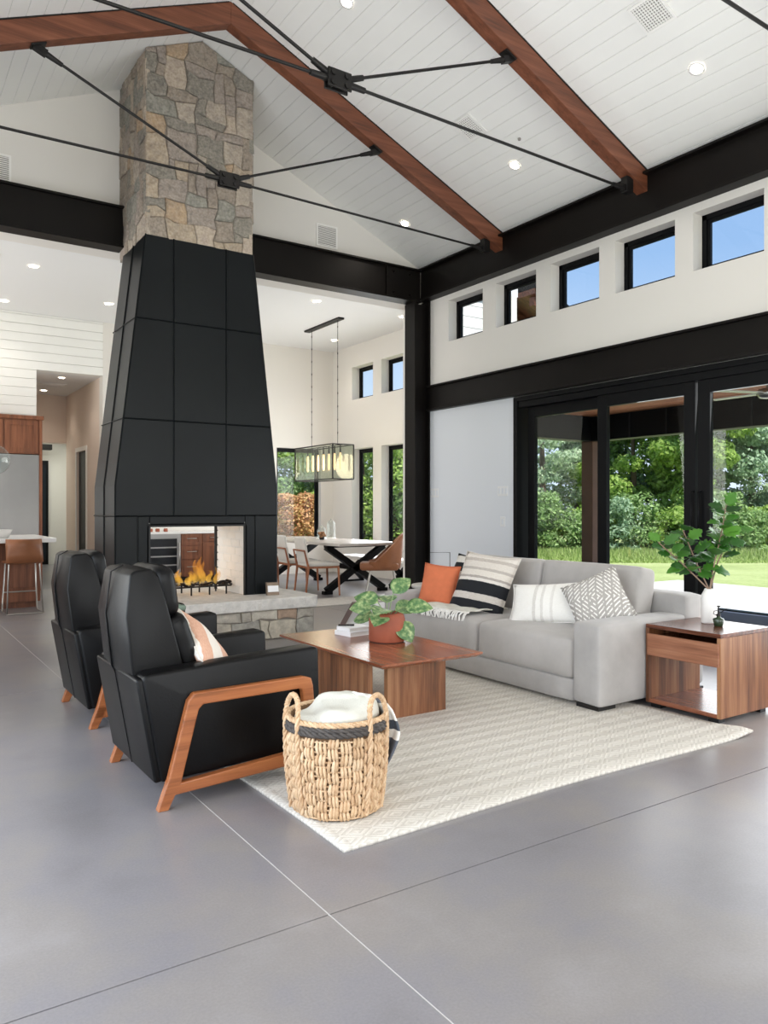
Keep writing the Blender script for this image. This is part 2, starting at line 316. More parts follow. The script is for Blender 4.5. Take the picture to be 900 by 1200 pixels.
# ================================================================== mesh helpers
class MB:
    def __init__(s, off=(0, 0, 0)): s.v = []; s.f = []; s.off = Vector(off); s.sm = []
    def add(s, vs, fs, smooth=False):
        n = len(s.v); s.v += [Vector(v) for v in vs]; s.f += [tuple(i + n for i in f) for f in fs]; s.sm += [smooth] * len(fs)
    def box(s, x0, x1, y0, y1, z0, z1, c=0.0):
        if x1 < x0: x0, x1 = x1, x0
        if y1 < y0: y0, y1 = y1, y0
        if z1 < z0: z0, z1 = z1, z0
        vs = [(x, y, z) for z in (z0, z1) for y in (y0, y1) for x in (x0, x1)]
        s.add(vs, [(0, 2, 3, 1), (4, 5, 7, 6), (0, 1, 5, 4), (2, 6, 7, 3), (0, 4, 6, 2), (1, 3, 7, 5)]); return s
    def beam(s, p, q, w, h, up=(0, 0, 1)):
        p = Vector(p); q = Vector(q); d = (q - p).normalized(); u = Vector(up)
        r = d.cross(u)
        if r.length < 1e-5: r = d.cross(Vector((0, 1, 0)))
        r.normalize(); u = r.cross(d).normalized()
        vs = [b + r * a * w / 2 + u * c * h / 2 for b in (p, q) for c in (-1, 1) for a in (-1, 1)]
        s.add(vs, [(0, 1, 3, 2), (4, 6, 7, 5), (0, 4, 5, 1), (2, 3, 7, 6), (0, 2, 6, 4), (1, 5, 7, 3)]); return s
    def prism(s, pts, lo, hi, axis='y'):
        """pts: 2D polygon (x,z) for axis y, (x,y) for axis z, (y,z) for axis x"""
        n = len(pts)
        def mk(p, t):
            return (p[0], t, p[1]) if axis == 'y' else (p[0], p[1], t) if axis == 'z' else (t, p[0], p[1])
        vs = [mk(p, lo) for p in pts] + [mk(p, hi) for p in pts]
        s.add(vs, [tuple(range(n)), tuple(range(2 * n - 1, n - 1, -1))] + [(i, i + n, (i + 1) % n + n, (i + 1) % n) for i in range(n)]); return s
    def ring(s, outer, inner, lo, hi):
        n = len(outer)
        vs = [(p[0], lo, p[1]) for p in outer] + [(p[0], lo, p[1]) for p in inner] + [(p[0], hi, p[1]) for p in outer] + [(p[0], hi, p[1]) for p in inner]
        fs = []
        for i in range(n):
            j = (i + 1) % n
            fs += [(i, j, n + j, n + i), (2 * n + i, 3 * n + i, 3 * n + j, 2 * n + j), (i, 2 * n + i, 2 * n + j, j), (n + i, n + j, 3 * n + j, 3 * n + i)]
        s.add(vs, fs); return s
    def tube(s, pts, r, n=8, caps=True, smooth=True):
        pts = [Vector(p) for p in pts]; rs = r if isinstance(r, (list, tuple)) else [r] * len(pts)
        vs = []; prev = None
        for i, p in enumerate(pts):
            d = (pts[min(i + 1, len(pts) - 1)] - pts[max(i - 1, 0)])
            d = d.normalized() if d.length > 1e-9 else Vector((0, 0, 1))
            if prev is None:
                a = d.cross(Vector((0, 0, 1)));
                if a.length < 1e-3: a = d.cross(Vector((0, 1, 0)))
            else:
                a = prev - d * prev.dot(d)
                if a.length < 1e-6: a = d.cross(Vector((0, 1, 0.1)))
            a.normalize(); prev = a; b = d.cross(a)
            for k in range(n):
                t = 2 * PI * k / n; vs.append(p + (a * math.cos(t) + b * math.sin(t)) * rs[i])
        fs = []
        for i in range(len(pts) - 1):
            for k in range(n):
                k2 = (k + 1) % n; fs.append((i * n + k, i * n + k2, (i + 1) * n + k2, (i + 1) * n + k))
        s.add(vs, fs, smooth)
        if caps:
            m = (len(pts) - 1) * n
            s.add([vs[k] for k in range(n)], [tuple(range(n - 1, -1, -1))]); s.add([vs[m + k] for k in range(n)], [tuple(range(n))])
        return s
    def lathe(s, prof, c=(0, 0, 0), n=28, smooth=True, axis=None):
        c = Vector(c); vs = []; m = len(prof)
        for (r, z) in prof:
            for k in range(n):
                t = 2 * PI * k / n; vs.append(c + Vector((r * math.cos(t), r * math.sin(t), z)))
        fs = [(i * n + k, i * n + (k + 1) % n, (i + 1) * n + (k + 1) % n, (i + 1) * n + k) for i in range(m - 1) for k in range(n)]
        s.add(vs, fs, smooth)
        return s
    def rbox(s, c, h, r, puff=(0, 0, 0), seg=8, rot=None, wr=0.0, seed=0, taper=None):
        """rounded, optionally puffed cushion block; c centre, h half sizes"""
        c = Vector(c); h = Vector(h); inner = Vector([max(1e-4, x - r) for x in h]); vs = []; fs = []; idx = {}
        rr = random.Random(seed); ph = [rr.uniform(0, 6) for _ in range(6)]
        def vert(q):
            k = tuple(round(x, 4) for x in q)
            if k in idx: return idx[k]
            p = Vector((q[0] * h.x, q[1] * h.y, q[2] * h.z))
            cl = Vector([max(-inner[i], min(inner[i], p[i])) for i in range(3)])
            d = p - cl
            out = cl + (d.normalized() * r if d.length > 1e-7 else Vector())
            u = [x * x for x in q]
            out.x += math.copysign(1, q[0]) * puff[0] * abs(q[0]) ** 3 * (1 - u[1]) * (1 - u[2])
            out.y += math.copysign(1, q[1]) * puff[1] * abs(q[1]) ** 3 * (1 - u[0]) * (1 - u[2])
            out.z += math.copysign(1, q[2]) * puff[2] * abs(q[2]) ** 3 * (1 - u[0]) * (1 - u[1])
            if wr:
                out += Vector((math.sin(out.y * 13 + ph[0]) * math.sin(out.z * 17 + ph[1]), math.sin(out.x * 15 + ph[2]) * math.sin(out.z * 13 + ph[3]), math.sin(out.x * 11 + ph[4]) * math.sin(out.y * 9 + ph[5]))) * wr
            if taper: out = taper(out)
            if rot is not None: out = rot @ out
            idx[k] = len(vs); vs.append(c + out); return idx[k]
        ts = [math.sin(PI / 2 * (-1 + 2 * i / seg)) for i in range(seg + 1)]
        for ax in range(3):
            for sg in (-1, 1):
                for i in range(seg):
                    for j in range(seg):
                        qs = []
                        for (a, b) in ((ts[i], ts[j]), (ts[i + 1], ts[j]), (ts[i + 1], ts[j + 1]), (ts[i], ts[j + 1])):
                            q = [0, 0, 0]; q[ax] = sg; q[(ax + 1) % 3] = a; q[(ax + 2) % 3] = b; qs.append(vert(q))
                        if sg < 0: qs.reverse()
                        fs.append(tuple(qs))
        s.add(vs, fs, True); return s
    def build(s, name, mat, parent=None, bevel=0.0, label=None, segs=2):
        me = bpy.data.meshes.new(name)
        me.from_pydata([tuple(v - s.off) for v in s.v], [], s.f)
        me.polygons.foreach_set('use_smooth', s.sm)
        me.update()
        bm = bmesh.new(); bm.from_mesh(me)
        if bevel:
            bmesh.ops.remove_doubles(bm, verts=bm.verts, dist=1e-6)
            es = [e_ for e_ in bm.edges if len(e_.link_faces) == 2 and e_.calc_face_angle(0) > 0.5]
            bmesh.ops.bevel(bm, geom=es, offset=bevel, segments=segs, affect='EDGES', profile=0.5)
        bmesh.ops.recalc_face_normals(bm, faces=bm.faces)
        if bevel and segs > 2:
            for f_ in bm.faces: f_.smooth = True
            for e_ in bm.edges: e_.smooth = e_.calc_face_angle(0) < 0.6
        bm.to_mesh(me); bm.free()
        me.materials.append(mat)
        o = bpy.data.objects.new(name, me); COL.objects.link(o)
        if parent is not None: o.parent = parent
        if label: o['label'] = label
        return o
def thing(name, label, cat, loc=(0, 0, 0), rz=0.0, group=None, kind=None):
    o = bpy.data.objects.new(name, None); COL.objects.link(o); o.location = loc; o.rotation_euler = (0, 0, rz)
    o.empty_display_size = 0.1
    o['label'] = label; o['category'] = cat
    if group: o['group'] = group
    if kind: o['kind'] = kind
    return o
def tag(o, label, cat, group=None, kind=None):
    o['label'] = label; o['category'] = cat
    if group: o['group'] = group
    if kind: o['kind'] = kind
    return o
def struct(o): o['kind'] = 'structure'; return o
def node(name):
    o = bpy.data.objects.new(name, None); COL.objects.link(o); o['kind'] = 'structure'; return o
def kids(o): return [c for c in COL.objects if c.parent == o]
def dup(root, loc, rz, label, group=None):
    ch = {}
    for c in COL.objects:
        if c.parent: ch.setdefault(c.parent.name, []).append(c)
    def rec(o, par):
        c = o.copy(); COL.objects.link(c); c.parent = par
        for k in ch.get(o.name, []): rec(k, c)
        return c
    r = rec(root, None); r.location = loc
    if rz is not None: r.rotation_euler = (0, 0, rz)
    r['label'] = label
    if group: r['group'] = group
    return r
def at(o, off):
    """give a top-level mesh its origin at off (verts already stored relative to off)"""
    o.location = off; return o

# ================================================================== SHELL
XR, YBK, XL, YF = 6.07, 8.15, -0.65, -4.0
RX, RZ, SL = 2.72, 5.84, 0.436
YK, XD, ZK = 13.5, 7.8, 4.42           # kitchen/dining far wall, dining right wall, flat ceiling
def ceil_z(x): return RZ - SL * abs(x - RX)

# floor: slabs between the saw-cut joints
fl = node('floor')
MB().box(-6, 9, YF - .2, 20, -0.30, -0.035).build('slab_bed', M['joint'], fl)
gx = [-6, -2.5, 1.2, 4.9, 9.0]; gy = [YF - .2, -1.6, 2.1, 5.8, 9.5, 13.2, 20]
for i in range(4):
    for j in range(6):
        x1 = gx[i + 1]; 
        if gy[j] < 9.4 and i == 3: x1 = 6.24
        g = 0.0028
        MB().box(gx[i] + g, x1 - g, gy[j] + g, gy[j + 1] - g, -0.04, 0).build('concrete_slab', M['floor'], fl)

MB().box(1.1975, 1.2025, YF, 9.4, -.02, -.0012).build('joint_sealant', plain('pale_sealant', '#c9c6c4', .8), fl)

# vaulted ceiling: backing + individually laid painted boards
ce = node('ceiling')
TH = 0.007
for sgn in (-1, 1):
    xe = XR + 0.25 if sgn > 0 else XL - 0.1
    pts = [(RX, RZ + TH), (xe, ceil_z(xe) + TH), (xe, ceil_z(xe) + TH + .25), (RX, RZ + TH + .25)]
    MB().prism(pts, YF - .2, 8.6).build('ceiling_backing', M['gapm'], ce)
    slen = math.hypot(xe - RX, (xe - RX) * SL); ca = 1 / math.hypot(1, SL); sa = SL * ca
    bw = 0.142; k = 0; a = 0.004
    while a < slen:
        b = min(a + bw - 0.003, slen)
        pl = []
        for (t, off) in ((a, .010), (a, .002), (a + .002, 0), (b - .002, 0), (b, .002), (b, .010)):
            pl.append((RX + sgn * (t * ca + off * sa) , RZ - t * sa + off * ca))
        MB().prism(pl, YF, YBK).build('ceiling_board', M['board'], ce)
        a += bw; k += 1

def wall_x(name, x0, x1, y0, y1, z0, ztop, holes, mat):
    """wall in the YZ plane with rectangular holes (y0,y1,z0,z1)"""
    mb = MB(); ys = sorted(set([y0, y1] + [h[0] for h in holes] + [h[1] for h in holes]))
    for a, b in zip(ys, ys[1:]):
        hs = sorted([(h[2], h[3]) for h in holes if h[0] <= a + 1e-6 and h[1] >= b - 1e-6]); z = z0
        for (p, q) in hs:
            if p > z + 1e-6: mb.box(x0, x1, a, b, z, p)
            z = q
        if z < ztop - 1e-6: mb.box(x0, x1, a, b, z, ztop)
    return struct(mb.build(name, mat))
def wall_y(name, y0, y1, x0, x1, z0, ztop, holes, mat):
    mb = MB(); xs = sorted(set([x0, x1] + [h[0] for h in holes] + [h[1] for h in holes]))
    for a, b in zip(xs, xs[1:]):
        hs = sorted([(h[2], h[3]) for h in holes if h[0] <= a + 1e-6 and h[1] >= b - 1e-6]); z = z0
        for (p, q) in hs:
            if p > z + 1e-6: mb.box(a, b, y0, y1, z, p)
            z = q
        if z < ztop - 1e-6: mb.box(a, b, y0, y1, z, ztop)
    return struct(mb.build(name, mat))

# right wall with clerestory windows and the sliding-door opening
cl = [(6.96, 7.61), (6.08, 6.73), (5.205, 5.865), (4.335, 5.005), (3.50, 4.15), (2.63, 3.29), (1.76, 2.42)]
holes = [(a, b, 3.37, 3.885) for a, b in cl] + [(-1.0, 6.42, -0.05, 2.52)]
wall_x('wall_right', XR, XR + .24, YF, 8.6, 0, ceil_z(XR + .24) + .1, holes, M['wall'])
M['panelpaint'] = plain('cool_white_paint', '#dfe2e7', .7)
struct(MB().box(XR - .008, XR, 6.42, 8.02, 0, 2.525).build('wall_panel', M['panelpaint']))
wn = 1
def win_x(x, y0, y1, z0, z1, depth=.05, fw=.045, inner=.03):
    global wn
    r = node('window_%d' % wn); wn += 1
    c = ((y0 + y1) / 2, (z0 + z1) / 2)
    MB().box(x, x + depth, y0, y1, z0, z0 + fw * .8).build('frame_rail', M['frame'], r)
    MB().box(x, x + depth, y0, y1, z1 - fw, z1).build('frame_rail', M['frame'], r)
    MB().box(x, x + depth, y0, y0 + fw, z0, z1).build('frame_stile', M['frame'], r)
    MB().box(x, x + depth, y1 - fw, y1, z0, z1).build('frame_stile', M['frame'], r)
    m = MB(); a = fw; b = fw + inner
    m.box(x + .012, x + depth - .008, y0 + a, y1 - a, z0 + a * .8, z0 + b * .8).box(x + .012, x + depth - .008, y0 + a, y1 - a, z1 - b, z1 - a)
    m.box(x + .012, x + depth - .008, y0 + a, y0 + b, z0 + b * .8, z1 - b).box(x + .012, x + depth - .008, y1 - b, y1 - a, z0 + b * .8, z1 - b)
    m.build('sash', M['frame'], r)
    MB().box(x + .02, x + .026, y0 + b, y1 - b, z0 + b * .8, z1 - b).build('pane', M['glass'], r)
    return r
def win_y(y, x0, x1, z0, z1, depth=.05, fw=.045, inner=.03):
    global wn
    r = node('window_%d' % wn); wn += 1
    m = MB()
    m.box(x0, x1, y, y + depth, z0, z0 + fw).box(x0, x1, y, y + depth, z1 - fw, z1).box(x0, x0 + fw, y, y + depth, z0, z1).box(x1 - fw, x1, y, y + depth, z0, z1)
    m.build('frame', M['frame'], r)
    b = fw + inner; a = fw
    m = MB(); m.box(x0 + a, x1 - a, y + .012, y + .04, z0 + a, z0 + b).box(x0 + a, x1 - a, y + .012, y + .04, z1 - b, z1 - a).box(x0 + a, x0 + b, y + .012, y + .04, z0 + b, z1 - b).box(x1 - b, x1 - a, y + .012, y + .04, z0 + b, z1 - b)
    m.build('sash', M['frame'], r)
    MB().box(x0 + b, x1 - b, y + .02, y + .026, z0 + b, z1 - b).build('pane', M['glass'], r)
    return r
for a, b in cl: win_x(XR + .13, a, b, 3.37, 3.885)

# sliding doors
d1 = node('door_1')
DX = XR + .02
MB().box(XR - .02, XR + .16, 6.36, 6.42, 0, 2.52).build('door_frame', M['frame'], d1, 0.004)
MB().box(XR - .02, XR + .16, -1.0, 6.36, 2.47, 2.52).build('door_frame', M['frame'], d1, 0.004)
MB().box(XR + .0, XR + .16, -1.0, 6.36, 2.40, 2.47).build('head_track', M['frame'], d1, 0.004)
MB().box(XR - .02, XR + .18, -1.0, 6.36, 0.0, 0.035).build('sill_track', M['frame'], d1, 0.004)
def leaf(x, y0, y1, st, hand=None):
    """one sliding leaf: glass between y0..y1, stile width st each side"""
    z0, z1 = 0.035, 2.40; gz0, gz1 = 0.16, 2.285
    MB().box(x, x + .05, y0 - st, y0, z0, z1).build('door_stile', M['frame'], d1, 0.003)
    MB().box(x, x + .05, y1, y1 + st, z0, z1).build('door_stile', M['frame'], d1, 0.003)
    MB().box(x, x + .05, y0, y1, z0, gz0).build('door_rail', M['frame'], d1, 0.003)
    MB().box(x, x + .05, y0, y1, gz1, z1).build('door_rail', M['frame'], d1, 0.003)
    MB().box(x + .022, x + .028, y0, y1, gz0, gz1).build('pane', M['glass'], d1)
    if hand:
        MB().tube([(x - .002, hand, 1.42), (x - .035, hand, 1.42), (x - .035, hand, 1.02), (x - .002, hand, 1.02)], .011).build('door_handle', M['frame'], d1)
leaf(XR + .085, 5.29, 6.19, .10)
leaf(XR + .02, 4.26, 5.13, .115, 4.16)
leaf(XR + .02, 3.10, 4.00, .12, 4.09)
leaf(XR + .02, 1.90, 2.80, .12)
leaf(XR + .085, 0.70, 1.60, .12)
leaf(XR + .085, -.60, .40, .12)

# left wall with glazed doors, wall behind the camera with glazed doors
wall_x('wall_left', XL - .24, XL, YF, 8.15, 0, ceil_z(XL) + .2, [(-1.0, 6.4, 0, 2.52)], M['wall'])
wall_y('wall_front', YF - .24, YF, XL, XR + .24, 0, 6.2, [(0.0, 5.4, 0, 3.4)], M['wall'])
for nm, ys, x in (('door_2', (-1.0, .85, 2.7, 4.55, 6.4), XL - .14),):
    r = node(nm)
    for a, b in zip(ys, ys[1:]):
        m = MB(); m.box(x, x + .06, a, a + .1, 0, 2.52).box(x, x + .06, b - .1, b, 0, 2.52).box(x, x + .06, a + .1, b - .1, 0, .14).box(x, x + .06, a + .1, b - .1, 2.38, 2.52)
        m.build('door_leaf', M['frame'], r); MB().box(x + .02, x + .026, a + .1, b - .1, .14, 2.38).build('pane', M['glass'], r)
r = node('door_3')
for a in (0, 1.35, 2.7, 4.05):
    m = MB(); y = YF - .14; b = a + 1.35
    m.box(a, a + .1, y, y + .06, 0, 3.4).box(b - .1, b, y, y + .06, 0, 3.4).box(a + .1, b - .1, y, y + .06, 0, .14).box(a + .1, b - .1, y, y + .06, 3.26, 3.4)
    m.build('door_leaf', M['frame'], r); MB().box(a + .1, b - .1, y + .02, y + .026, .14, 3.26).build('pane', M['glass'], r)

# gable wall above the cross beam
pts = [(-6, 3.93), (XR, 3.93), (XR, ceil_z(XR) + .3), (RX, RZ + .3), (XL, ceil_z(XL) + .3), (-6, ceil_z(XL) + .3)]
struct(MB().prism(pts, YBK, YBK + .30).build('wall_back', M['wall']))

# steel beams and column
def ibeam(name, label, p, q, w, h, tf=.022, web=.02, face=None):
    """I-section along p-q (axis parallel to x or y), top z of p is the section top"""
    loc = p; r = thing(name, label, 'beam', loc)
    L = (Vector(q) - Vector(p)); ax = 0 if abs(L.x) > abs(L.y) else 1; ln = L[ax]
    def bx(c0, c1, z0, z1):
        return MB().box(0, ln, c0, c1, z0, z1) if ax == 0 else MB().box(c0, c1, 0, ln, z0, z1)
    bx(-w / 2, w / 2, -tf, 0).build('flange', M['steel'], r, 0.003)
    bx(-w / 2, w / 2, -h, -h + tf).build('flange', M['steel'], r, 0.003)
    bx(-web / 2, web / 2, -h + tf, -tf).build('web', M['steel'], r)
    return r
ibeam('steel_beam', 'long black steel beam under the vaulted ceiling above the clerestory windows', (XR - .06, YF, 4.375), (XR - .06, 8.10, 4.375), .16, .415)
ibeam('steel_beam', 'black steel beam over the glass sliding doors and white panel', (XR - .03, YF, 2.85), (XR - .03, 7.96, 2.85), .12, .325)
b = ibeam('steel_beam', 'black steel cross beam left of the stone chimney, spanning the kitchen opening', (-6.0, 8.08, 4.345), (2.17, 8.08, 4.345), .2, .425, web=.12)
b = ibeam('steel_beam', 'black steel cross beam right of the stone chimney, running to the corner column', (3.27, 8.08, 4.345), (5.93, 8.08, 4.345), .2, .425, web=.12)
for z in (-.08, -.34):
    for x in (2.25, 2.5): MB().tube([(x, -.085, z), (x, -.062, z)], .018, 8).build('bolt', M['steel'], b)
MB().box(2.12, 2.14, -.09, -.06, -.40, -.02).build('stiffener', M['steel'], b)
c = thing('steel_column', 'black steel column standing in the corner between dining area and white panel', 'column', (5.95, 8.08, 0))
MB().box(-.135, -.105, -.10, .12, 0, 3.92).build('flange', M['steel'], c, .003)
MB().box(.095, .12, -.10, .07, 0, 3.96).build('flange', M['steel'], c, .003)
MB().box(-.105, .095, -.02, .0, 0, 3.92).build('web', M['steel'], c)
MB().box(-.15, .12, -.14, .069, 0, .02).build('base_plate', M['steel'], c)

# trusses
TIMB = M['truss']
def truss(y, label):
    r = thing('timber_truss', label, 'truss', (RX, y, 4.245), group='timber trusses with steel tie rods')
    O = (RX, y, 4.245)
    for sg in (-1, 1):
        xe = 3.33
        dz = .20; pl = [(0, RZ - .002), (sg * xe, RZ - SL * xe - .002), (sg * xe, RZ - SL * xe - dz), (0, RZ - dz)]
        m = MB((0, 0, 4.245)); m.prism(pl, -.06, .06); m.build('rafter', TIMB, r, .004)
        m = MB((0, 0, 4.245)); m.beam((sg * .02, 0, RZ - .008), (sg * xe, 0, RZ - SL * xe - .008), .13, .016); m.build('steel_strap', M['rod'], r)
        # bottom chord and strut rods
        ch = (sg * 3.07, 0, -.045); st = (sg * 1.60, 0, .67)
        def rod(q):
            q = Vector(q); d = q.normalized()
            MB().tube([d * .10, q], .012, 8).build('tie_rod', M['rod'], r)
            m = MB(); m.tube([d * .08, d * .22], [.025, .021], 8); m.beam(d * .02, d * .11, .014, .045, (0, 0, 1)); m.build('clevis', M['rod'], r)
            m = MB(); m.tube([q - d * .20, q - d * .05], [.018, .026], 8); m.beam(q - d * .07, q + d * .03, .05, .05); m.build('clevis', M['rod'], r)
        rod(ch); rod(st)
        m = MB(); m.box(sg * 3.07 - .045, sg * 3.07 + .045, -.035, .035, -.08, .06); m.build('bearing_bracket', M['rod'], r, .004)
        m = MB(); a = Vector((sg * 1.60, 0, .70)); t = Vector((sg, 0, -SL)).normalized(); m.beam(a - t * .06, a + t * .06, .09, .03); m.build('bearing_bracket', M['rod'], r, .003)
    MB().box(-.095, .095, -.034, -.020, -.065, .065).build('hub_plate', M['rod'], r, .006)
    MB().box(-.095, .095, .020, .034, -.065, .065).build('hub_plate', M['rod'], r, .006)
    for sx in (-.055, .055):
        for sz in (-.033, .033): MB().tube([(sx, -.046, sz), (sx, .046, sz)], .021, 10).build('bolt', M['rod'], r)
    return r
truss(6.60, 'timber truss nearest the stone chimney, its left rafter crossing the upper left corner')
truss(4.64, 'timber truss second from the chimney, with the highest steel hub in view')
truss(2.62, 'timber truss closest to the camera, only a rod tip shows at the upper right')
truss(0.62, 'timber truss above the camera, out of the picture')

# ceiling downlights and vents
def downlight_mesh():
    r = thing('recessed_downlight', '', 'light')
    MB().lathe([(.062, -.004), (.062, -.008), (.048, -.010), (.046, -.002)], n=24).build('trim_ring', M['white'], r)
    MB().lathe([(.0005, -.003), (.047, -.003)], n=24).build('lamp_lens', M['lampdisc'], r)
    return r
dl0 = downlight_mesh(); used = [False]
def downlight(x, y, z, label, tilt=0.0, power=7, s=1.0, group='recessed ceiling downlights'):
    if not used[0]: o = dl0; o['label'] = label; used[0] = True
    else: o = dup(dl0, (0, 0, 0), None, label)
    o['group'] = group
    o.location = (x, y, z); o.rotation_euler = (0, tilt, 0); o.scale = (s, s, s)
    if power:
        d = bpy.data.lights.new('downlight_light', 'SPOT'); d.energy = power; d.spot_size = R(115); d.spot_blend = .8; d.shadow_soft_size = .05; d.color = (1, .9, .78)
        l = bpy.data.objects.new('downlight_light', d); COL.objects.link(l); l.location = (x + math.sin(tilt) * -.03, y, z - .03); l.rotation_euler = (0, tilt, 0)
ta = math.atan(SL)
downlight(5.355, 3.63, ceil_z(5.355), 'glowing downlight in the vaulted ceiling nearest the upper right corner', ta, 16)
downlight(5.355, 5.66, ceil_z(5.355), 'glowing downlight in the vaulted ceiling between the two right rafters', ta, 16)
downlight(5.355, 7.55, ceil_z(5.355), 'glowing downlight in the vaulted ceiling left of the lower rafter end', ta, 16)
downlight(3.37, 5.60, ceil_z(3.37), 'glowing downlight at the top edge of the photo near the ridge', ta, 10)
for y, lb in ((1.6, 'downlight in the vaulted ceiling just above the camera, out of the picture'), (-.4, 'downlight in the vaulted ceiling well behind the camera, out of the picture')): downlight(5.355, y, ceil_z(5.355), lb, ta, 16)
for (x, y, lb) in ((5.66, 10.3, 'downlight in the dining ceiling between chimney and pendant canopy'), (7.25, 12.5, 'downlight in the dining ceiling behind the pendant stem'),
                   (7.3, 10.35, 'downlight in the dining ceiling next to the steel column'), (3.08, 13.1 - .9, 'downlight in the kitchen ceiling closest to the chimney'),
                   (1.79, 10.85, 'downlight in the kitchen ceiling just under the cross beam'), (1.72, 12.9, 'downlight in the kitchen ceiling near the left edge')):
    downlight(x, y, ZK, lb, 0, 14, 1.25)
downlight(2.77, 14.1, 3.52, 'near downlight in the hallway ceiling', 0, 9, 1.1); downlight(2.79, 15.8, 3.52, 'far downlight in the hallway ceiling', 0, 9, 1.1)
def vent(loc, rot, w, h, label, n=9, grid=False, body='white'):
    r = thing('air_vent', label, 'vent', loc); r.rotation_euler = rot
    m = MB(); f = .02
    m.box(-w / 2, w / 2, -h / 2, -h / 2 + f, 0, .01).box(-w / 2, w / 2, h / 2 - f, h / 2, 0, .01).box(-w / 2, -w / 2 + f, -h / 2 + f, h / 2 - f, 0, .01).box(w / 2 - f, w / 2, -h / 2 + f, h / 2 - f, 0, .01)
    m.build('vent_frame', M['white'], r)
    MB().box(-w / 2 + f, w / 2 - f, -h / 2 + f, h / 2 - f, 0.0, .002).build('vent_back', M['ventm'], r)
    for i in range(n):
        y = -h / 2 + f + (h - 2 * f) * (i + .5) / n
        MB().box(-w / 2 + f, w / 2 - f, y - .004, y + .004, .002, .008).build('louver', M['white'], r)
    if grid:
        for i in range(n):
            x = -w / 2 + f + (w - 2 * f) * (i + .5) / n; MB().box(x - .003, x + .003, -h / 2 + f, h / 2 - f, .003, .009).build('louver', M['white'], r)
    return r
vent((4.62, YBK - .003, 4.565), (R(90), 0, 0), .29, .27, 'white louvred wall vent above the cross beam right of the chimney', 12)
vent((1.0, YBK - .003, 4.52), (R(90), 0, 0), .29, .27, 'white louvred wall vent at the left edge above the cross beam', 12)
vent((4.81, 3.63, ceil_z(4.81) - .003), (PI, ta, 0), .26, .26, 'square gridded ceiling vent near the top right', 10, True)
vent((4.80, 5.70, ceil_z(4.80) - .003), (PI, ta, 0), .26, .26, 'square gridded ceiling vent between the rafters', 10, True)
sp = MB().lathe([(.0005, -.02), (.012, -.02), (.016, 0)], n=10).build('sprinkler_head', M['ventm']); at(sp, (5.14, 5.37, ceil_z(5.14)))
tag(sp, 'tiny dark sprinkler dot on the vaulted ceiling', 'sprinkler')
# switches on the white panel
def switch(y, z, w, label, n):
    r = thing('light_switch', label, 'switch', (XR - .008, y, z))
    MB().box(-.006, 0, -w / 2, w / 2, -.057, .057).build('switch_plate', M['wall_cool'], r, .002)
    for i in range(n):
        yy = -w / 2 + w * (i + .5) / n; MB().box(-.010, -.006, yy - .015, yy + .015, -.032, .032).build('rocker', M['panelpaint'], r)
switch(7.88, 1.47, .17, 'white triple light switch beside the black corner column', 3)
switch(6.60, 1.47, .17, 'white triple light switch beside the black door frame, upper of two', 3)
switch(6.60, 1.12, .08, 'white single switch beside the black door frame, lower of two', 1)

# ================================================================== DINING + KITCHEN SHELL
struct(MB().box(-6, XD + .3, YBK + .3, YK + .3, ZK, ZK + .2).build('ceiling', M['wall_cool']))
dw = [(10.905, 11.745), (12.02, 12.77), (9.79, 10.63), (8.9, 9.5)]
holes = [(a, b, .60, 2.42) for a, b in dw[:3]] + [(a, b, 3.37, 4.0) for a, b in dw[:3]]
wall_x('wall_dining_right', XD, XD + .24, YBK + .3, YK + .3, 0, ZK, holes, M['wall'])
for a, b in dw[:3]:
    win_x(XD + .17, a, b, .60, 2.42); win_x(XD + .17, a, b, 3.37, 4.0)
struct(MB().box(XR + .24, XD, 8.6, 8.84, 0, ZK).build('wall_dining_front', M['siding']))
wall_y('wall_dining_back', YK, YK + .24, 3.31, XD, 0, ZK, [(6.55, 7.52, .62, 2.45)], M['wall'])
win_y(YK + .10, 6.55, 7.52, .62, 2.45)
# kitchen back wall with shiplap boards and the hallway opening
hx0, hx1, hz = 2.27, 3.31, 3.52
kw = node('wall_kitchen')
MB().box(-6, hx0, YK + .02, YK + .24, 0, ZK).build('wall_backing', M['gapm'], kw)
MB().box(hx0, hx1, YK + .02, YK + .24, hz, ZK).build('wall_backing', M['gapm'], kw)
z = 2.2
while z < ZK:
    zt_ = min(z + .142, ZK)
    x1 = hx1 if z + .02 >= hz else hx0
    MB().box(-6, hx0, YK, YK + .02, z, zt_ - .004).build('shiplap_board', M['board'], kw)
    if zt_ > hz + .02: MB().box(hx0, hx1, YK, YK + .02, max(z, hz), zt_ - .004).build('shiplap_board', M['board'], kw)
    z += .146
struct(MB().box(-6.2, -6, YBK, YK + .3, 0, ZK).build('wall_kitchen_left', M['wall']))
M['hallpaint'] = plain('hall_paint', '#e3d3c6', 0.85)
struct(MB().box(hx0 - .1, hx0, YK + .24, 16.4, 0, hz).build('wall_hall_left', M['hallpaint']))
wall_x('wall_hall_right', hx1, hx1 + .2, YK + .24, 16.4, 0, hz, [(14.70, 15.46, 0, 2.34)], M['hallpaint'])
struct(MB().box(hx0 - .1, hx1 + .2, YK + .24, 16.6, hz, hz + .2).build('ceiling_hall', M['wall_cool']))
struct(MB().box(2.0, 3.5, 16.4, 16.6, 2.58, hz).build('wall_hall_end', M['hallpaint']))
struct(MB().box(2.0, 6.0, 18.9, 19.1, 0, 2.9).build('wall_far_room', M['wall']))
struct(MB().box(2.0, 6.0, 16.6, 19.1, 2.9, 3.0).build('ceiling_far_room', M['wall']))
struct(MB().box(3.95, 4.15, 16.4, 18.9, 0, 2.9).build('wall_far_room_right', M['wall']))
